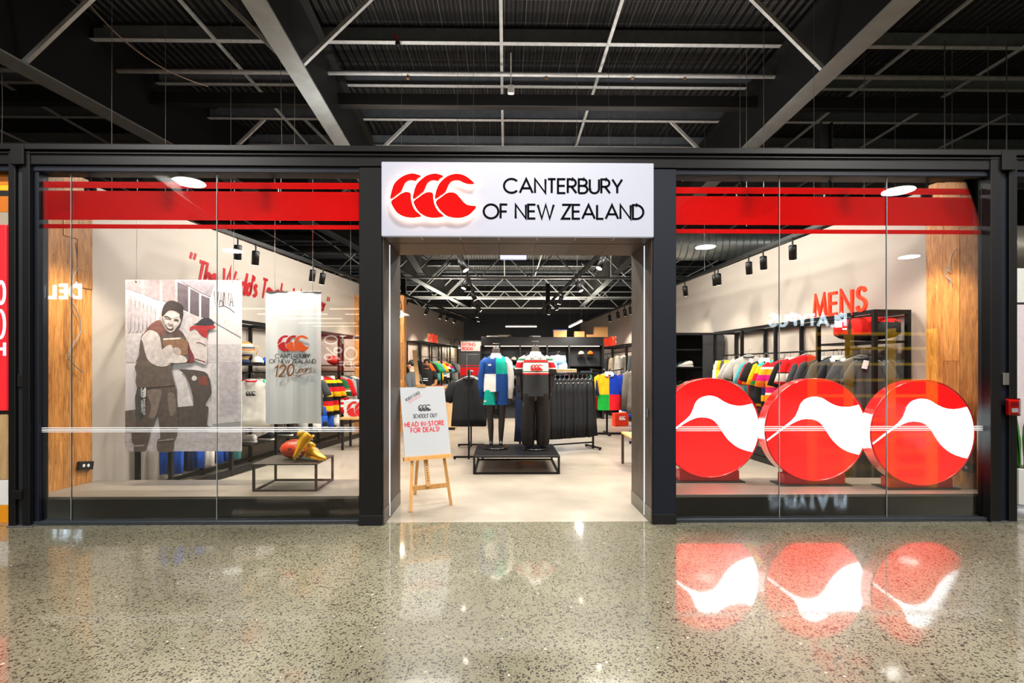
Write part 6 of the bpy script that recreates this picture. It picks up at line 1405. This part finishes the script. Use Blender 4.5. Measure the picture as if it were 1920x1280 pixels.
# ---- sockets and cables on the timber
def side_pt(px, py, left=True):
    a, b = ((X(63, 5.05)-.02, 5.04), (wall_lx(5.7), 5.7)) if left else ((X(1860, 5.05)+.02, 5.04), (wall_rx(5.7), 5.7))
    dx = (px-CXP)/FPX; k = (math.sin(YAW)+dx*math.cos(YAW))/(math.cos(YAW)-dx*math.sin(YAW))
    m_ = (b[0]-a[0])/(b[1]-a[1]); y = (a[0]-m_*a[1])/(k-m_); y = min(max(y, 5.06), 5.68); return Vector((a[0]+m_*(y-a[1]), y, Z(py, y, px)))
p, q = side_pt(143, 873), side_pt(180, 872)
t = thing('power_strip', 'black socket strip on the left timber boards near the plinth', 'socket', (p+q)/2)
MB().bar(p+Vector((.02, 0, 0)), q+Vector((.02, 0, 0)), .03, .09).build('strip_body', BLACK2, t, world=True)
for f_ in (.3, .62): c = p+(q-p)*f_+Vector((.036, 0, 0)); MB().sphere(c, .004, .018, .018, 8, 6).build('socket', WHITE, t, world=True)
pts = [side_pt(*a)+Vector((.03, 0, 0)) for a in ((136, 455), (140, 500), (132, 520), (128, 560), (142, 590), (146, 620), (135, 640), (122, 665), (130, 680), (150, 698))]
MB().tube(cr(pts, 4, False), .005, 5).build('grey_cable', mat('grey_cable', '#8a8f93', .5), label='thin grey cable looping down the left timber boards', cat='cable')
pts = [side_pt(*a, False)+Vector((-.03, 0, 0)) for a in ((1799, 466), (1790, 480), (1786, 509), (1779, 500), (1778, 515), (1788, 525), (1788, 533))]
MB().tube(cr(pts, 4, False), .005, 5).build('grey_cable', MC['grey_cable'], label='short tangled cable with white plug on the right timber boards', cat='cable')
p = side_pt(1818, 876, False)
t = thing('power_strip', 'black socket box low on the right timber boards', 'socket', p)
MB().bar(p+Vector((-.02, -.07, 0)), p+Vector((-.02, .05, 0)), .03, .09).build('strip_body', BLACK2, t, world=True); MB().sphere(p+Vector((-.038, 0, 0)), .004, .018, .018, 8, 6).build('socket', WHITE, t, world=True)
# ================================================================== NEIGHBOURS AND FAR SIDE OF THE MALL
Yn = 5.0
xn1, xn0 = X(15, Yn), -7.6
nb = thing('wall_neighbour_left', 'front of the neighbouring shop at the left edge with orange bands', None, ((xn0+xn1)/2, Yn, 0)); nb['kind'] = 'structure'
for y0, y1, c, nm in ((316, 352, '#c97419', 'orange_panel'), (352, 362, '#f0a81c', 'yellow_panel'), (362, 372, '#181818', 'black_band'), (372, 402, '#b9661a', 'orange_panel'), (402, 426, '#9b8f80', 'steel_panel'), (768, 775, '#17181a', 'black_band'), (897, 943, '#e2e3e4', 'white_panel'), (943, 977, '#e2930e', 'orange_panel'), (977, 992, '#2a2a2c', 'base_band')):
    MB().cbox(xn0, xn1, Yn, Yn+.05, max(0, Z(y1, Yn)), Z(y0, Yn), .003).build(nm, mat('n_'+c.strip('#'), c, .45), nb, world=True)
x = xn1-.085
while x > xn0:
    MB().cbox(x, x+.08, Yn, Yn+.05, Z(897, Yn), Z(775, Yn), .01).build('timber_slat', PALEW, nb, world=True); x -= .085
sc = thing('poster_screen', 'glowing red advertising screen with white letters at the left edge', 'screen', (xn1-.6, Yn, Z(768, Yn)))
MB().cbox(xn1-1.2, xn1, Yn-.02, Yn+.05, Z(768, Yn), Z(426, Yn), .004).build('screen_panel', mat('screen_red', '#d3222b', .3, em=.7, emc='#e0252c'), sc, world=True)
fr = frame((xn1-1.2, Yn-.02, 0), (1, 0, 0), (0, 0, 1)); kk = Yn/FPX
mb = MB()
for s_, y0, y1, wpx in (('CO', 571, 531, 28), ('BO', 634, 584, 30), ('SH', 667, 643, 30)):
    text(mb, s_, fr, 1.2-wpx*kk-.012, Z(y0, Yn), (y0-y1)*kk, 5*kk, wpx*kk, gap=.3, d=.003)
mb.build('lettering', mat('screen_white', '#ffffff', .4, em=1.2), sc, world=True)
# right neighbour
xm0, xm1 = X(1909, Yn), 7.8
nb = thing('wall_neighbour_right', 'front of the neighbouring shop at the right edge with pale poster wall', None, ((xm0+xm1)/2, Yn+.4, 0)); nb['kind'] = 'structure'
for y0, y1, c, nm in ((500, 565, '#d5d8d3', 'white_panel'), (565, 569, '#2a2a2c', 'black_band'), (569, 978, '#d9cdd3', 'pale_poster_wall')):
    MB().cbox(xm0-.1, xm1, Yn+.4, Yn+.45, max(0, Z(y1, Yn+.4)), Z(y0, Yn+.4), .003).build(nm, mat('n_'+c.strip('#'), c, .45, noise=.1), nb, world=True)
fr = frame((xm0, Yn+.395, 0), (1, 0, 0), (0, 0, 1)); mb = MB(); text(mb, 'S', fr, .02, Z(702, Yn+.4), .1, .014, .08); text(mb, '&', fr, .01, Z(730, Yn+.4), .11, .012, .08); mb.build('lettering', mat('pale_blue_ink', '#a9bde0', .5), nb, world=True)
pp = thing('potted_plant', 'leafy green plant in a ribbed white planter at the right edge', 'plant', (xm0+.14, Yn+.1, 0))
mb = MB(); mb.ell([(0, 0, 0, .15, .15), (0, 0, .14, .155, .155)], 20); mb.build('planter_base', mat('pale_grey_base', '#c9cfd6', .5), pp, True)
for j in range(16):
    a = 2*PI*j/16; MB().cbox(-.03, .03, -.012, .012, .14, .50, .006, Matrix.Translation((.155*math.cos(a), .155*math.sin(a), 0)) @ Matrix.Rotation(a+PI/2, 4, 'Z')).build('planter_rib', WHITE, pp)
MB().ell([(0, 0, .44, .14, .14), (0, 0, .47, .13, .13)], 18).build('soil', mat('soil', '#6d4a2c', .9), pp)
r = random.Random(2); LEAF = mat('leaf_green', '#3f8f34', .4, noise=.3, nscale=12)
for j in range(16):
    a = r.uniform(0, 2*PI); h_ = r.uniform(.5, .72); b = Vector((.03*math.cos(a), .03*math.sin(a), .46)); e_ = Vector((.26*math.cos(a)*r.uniform(.4, 1), .26*math.sin(a)*r.uniform(.4, 1), .46+h_))
    md = (b+e_)/2+Vector((-.03*math.cos(a), -.03*math.sin(a), .08)); pts = cr([b, md, e_], 4, False)
    MB().tube(pts, [.008, .014, .024, .032, .034, .030, .022, .012, .004][:len(pts)], 6, .18, up=(math.cos(a+1.57), math.sin(a+1.57), 0)).build('leaf', LEAF, pp, True)
# steel duct seen over the right neighbour
t = thing('silver_duct', 'crumpled silver duct above the neighbouring shop at the right edge', 'duct', (7.4, 7.2, 2.9))
MB().tube([(6.0, 7.2, 3.15), (10, 7.2, 3.15)], .38, 20).build('duct_shell', mat('foil', '#b9b3a6', .3, .8, bump=.8, nscale=5), t, True, True)
for x in (6.3, 7.2): MB().tube([(x, 7.2, 3.5), (x, 7.2, ZP)], .008, 6).build('hanger_rod', STEEL, t, world=True)
# opposite shops (seen only as reflections in the glass)
BLUEW = mat('sign_cool_white', '#eaf6ff', .4, em=9, emc='#dff2ff')
t = thing('opposite_sign', 'glowing white DELI letters on the far side of the mall', 'sign', (-16, -8, 4.0))
MB().box(-17.0, -14.0, -8.06, -8.0, 3.8, 4.8).build('sign_board', BLACK2, t, world=True)
fr = frame((-14.75, -7.99, 3.95), (-1, 0, 0), (0, 0, 1)); mb = MB(); text(mb, 'DELI', fr, 0, 0, .43, .11, 1.25, gap=.34, d=.03); mb.build('lettering', BLUEW, t, world=True)
t = thing('opposite_sign', 'glowing white PLATYPUS letters on the far side of the mall', 'sign', (10.7, -8, 3.0))
MB().box(8.8, 12.6, -8.06, -8.0, 2.9, 3.75).build('sign_board', BLACK2, t, world=True)
fr = frame((12.1, -7.99, 3.0), (-1, 0, 0), (0, 0, 1)); mb = MB(); text(mb, 'PLATYPUS', fr, 0, 0, .40, .10, 2.7, gap=.26, d=.03); mb.build('lettering', BLUEW, t, world=True)
t = thing('opposite_sale_panel', 'red sale window with white UP TO 50% OFF lettering across the mall', 'sign', (-5.6, -8, 1.4))
MB().cbox(-6.6, -4.4, -8.08, -8.0, 1.4, 2.75, .004).build('panel', mat('sale_red', '#b01820', .5, em=1.6, emc='#c01820'), t, world=True)
fr = frame((-4.7, -7.99, 1.5), (-1, 0, 0), (0, 0, 1)); mb = MB(); text(mb, 'UP TO', fr, 0, .85, .28, .05, 1.6, d=.02); text(mb, '50%', fr, 0, .3, .42, .06, 1.6, d=.02); text(mb, 'OFF', fr, .2, .02, .2, .04, .9, d=.02); mb.build('lettering', mat('sale_white', '#fff6ea', .4, em=5), t, world=True)
for i, y in enumerate((-8.2, -10, -11.8, -13.9, -15.7)):
    for j, (xa, xb_) in enumerate(((-9.6, -6.9), (-6.2, -3.4))):
        t = thing('strip_lamp', 'long warm strip lamp in the shop across the mall', 'lamp', ((xa+xb_)/2, y, 3.6), group='strip lamps across the mall')
        MB().bar((xa, y, 3.6), (xb_, y, 3.6), .05, .04).build('tube', mat('strip_glow', '#fff0d8', .4, em=7, emc='#ffe9c8'), t, world=True)
        MB().bar((xa, y, 3.64), (xb_, y, 3.64), .08, .04).build('housing', WHITE, t, world=True)
t = thing('opposite_shelving', 'yellow shelving in the shop across the mall', 'shelf unit', (14, -9.2, 0))
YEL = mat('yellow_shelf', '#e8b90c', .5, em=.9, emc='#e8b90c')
for x in (11.6, 13.0, 14.6, 16.2): MB().box(x, x+.12, -9.4, -9.0, 0, 3.0).build('upright', YEL, t, world=True)
for z in (.4, 1.0, 1.6, 2.2, 2.75): MB().box(11.6, 16.3, -9.4, -9.0, z, z+.1).build('shelf', YEL, t, world=True)
# enclosing walls beyond
for nm, b in (('wall_far_back', (-18, 18, 33.8, 34)), ('wall_far_left', (-18.2, -18, -18.5, 34)), ('wall_far_right', (18, 18.2, -18.5, 34))):
    MB().box(*b, 0, 6.5).build(nm, mat('dark_hall_wall', '#1c1b1a', .7), kind='structure', label={'wall_far_back': 'dark hall wall far behind the shop', 'wall_far_left': 'dark hall wall far to the left', 'wall_far_right': 'dark hall wall far to the right'}[nm])
# ================================================================== LAMPS OF THE MALL
def pendant(x, y, z, lab, w=MALL_W, r=.32):
    t = thing('disc_pendant', lab, 'lamp', (x, y, z), group='round disc pendants over the mall')
    MB().tube([(0, 0, .04), (0, 0, .012)], [r*.9, r], 28).build('housing', WHITE, t, True)
    MB().tube([(0, 0, .012), (0, 0, 0)], r*.96, 28).build('diffuser', PEND_ON, t)
    MB().tube([(0, 0, .04), (0, 0, 6.45-z)], .005, 5).build('cable', BLACK, t)
    l = light('AREA', 'pendant_light', (0, 0, -.01), w, (1, .96, .9), shape='DISK', size=2*r); l.parent = t
for i, (x, y, nm) in enumerate(((-6.96, -1.4, 'left of the viewer'), (1.05, -1.5, 'above and behind the viewer'), (9.1, -1.7, 'right of the viewer'), (6.8, -7.2, 'far behind on the right'), (14.9, -8.6, 'farthest right behind'), (-1.5, -7.5, 'far behind in the middle'), (-9.5, -8, 'far behind on the left'), (-4.6, 2.6, 'added over the walkway by the left window'), (0.2, 2.8, 'added over the walkway by the entrance'), (4.9, 2.6, 'added over the walkway by the right window'))):  # walkway row is out of view, added to light the shopfront
    pendant(x, y, 5.6, 'round white disc pendant lamp '+nm)

# ================================================================== TIDYING: pieces of parts, and labels
SUBP = {'chest_emblem': ('jersey_torso', 'garment_body'), 'jersey_collar': ('jersey_torso',), 'jersey_sleeve': ('jersey_torso',), 'shorts_emblem': ('shorts_leg',), 'pants_piping': ('pants_leg',), 'lace': ('upper',), 'stud': ('sole',), 'swing_tag': ('garment_body',), 'collar': ('garment_body',), 'neckband': ('garment_body',), 'sleeve': ('garment_body', 'shirt'), 'leg_emblem': ('garment_body',), 'castor': ('foot',), 'lens': ('can',), 'peak': ('crown',), 'button': ('crown',), 'tape': ('carton_body',), 'strap': ('bag_body',), 'logo_patch': ('bag_body',), 'paper_tag': ('bag_body',), 'clamp_knob': ('top_clamp',), 'peg_hole': ('mast',), 'eye': ('person_body',), 'eyebrow': ('person_body',), 'mouth': ('person_body',), 'beard': ('person_body',), 'hair': ('person_body',), 'neck_cap': ('mannequin_body',), 'white_bird_face': ('red_face',), 'halo_led': ('box',), 'emblem': ('box', 'banner_cloth', 'bag_body'), 'socket': ('strip_body',), 'seam': ('ball_panels',), 'ball_emblem': ('ball_panels',), 'boot_lining': ('ankle_cuff',), 'duct_seam': ('duct_shell',), 'card_top': ('card',)}
bs = lambda o: o.name.rsplit('.', 1)[0] if o.name[-3:].isdigit() else o.name
for o in list(S.objects):
    if o.parent is not None and o.parent.parent is None and bs(o) in SUBP:
        for c in o.parent.children:
            if bs(c) in SUBP[bs(o)] and c is not o:
                o.parent = c; o.matrix_parent_inverse = c.matrix_basis.inverted(); break
ORD = 'first second third fourth fifth sixth seventh eighth ninth tenth eleventh twelfth thirteenth fourteenth'.split()
byl = {}
for o in S.objects:
    if o.parent is None and 'label' in o and o.get('kind') is None: byl.setdefault(o['label'], []).append(o)
for lb, os_ in byl.items():
    if len(os_) < 2: continue
    xs = [o.location.x for o in os_]; ys_ = [o.location.y for o in os_]
    ax = max(xs)-min(xs) > max(ys_)-min(ys_)
    os_.sort(key=lambda o: o.location.x if ax else o.location.y)
    for i, o in enumerate(os_):
        o['label'] = ' '.join(lb.split()[:12])+', '+ORD[min(i, 13)]+(' from left' if ax else ' from front')
for m in (LAMP_ON, PEND_ON, BLUEW, MC['strip_glow'], MC['sale_white'], MC['screen_white'], MC['neon_red'], MC['portal_strip'], MC['yellow_shelf'], MC['sale_red']): m.cycles.emission_sampling = 'NONE'
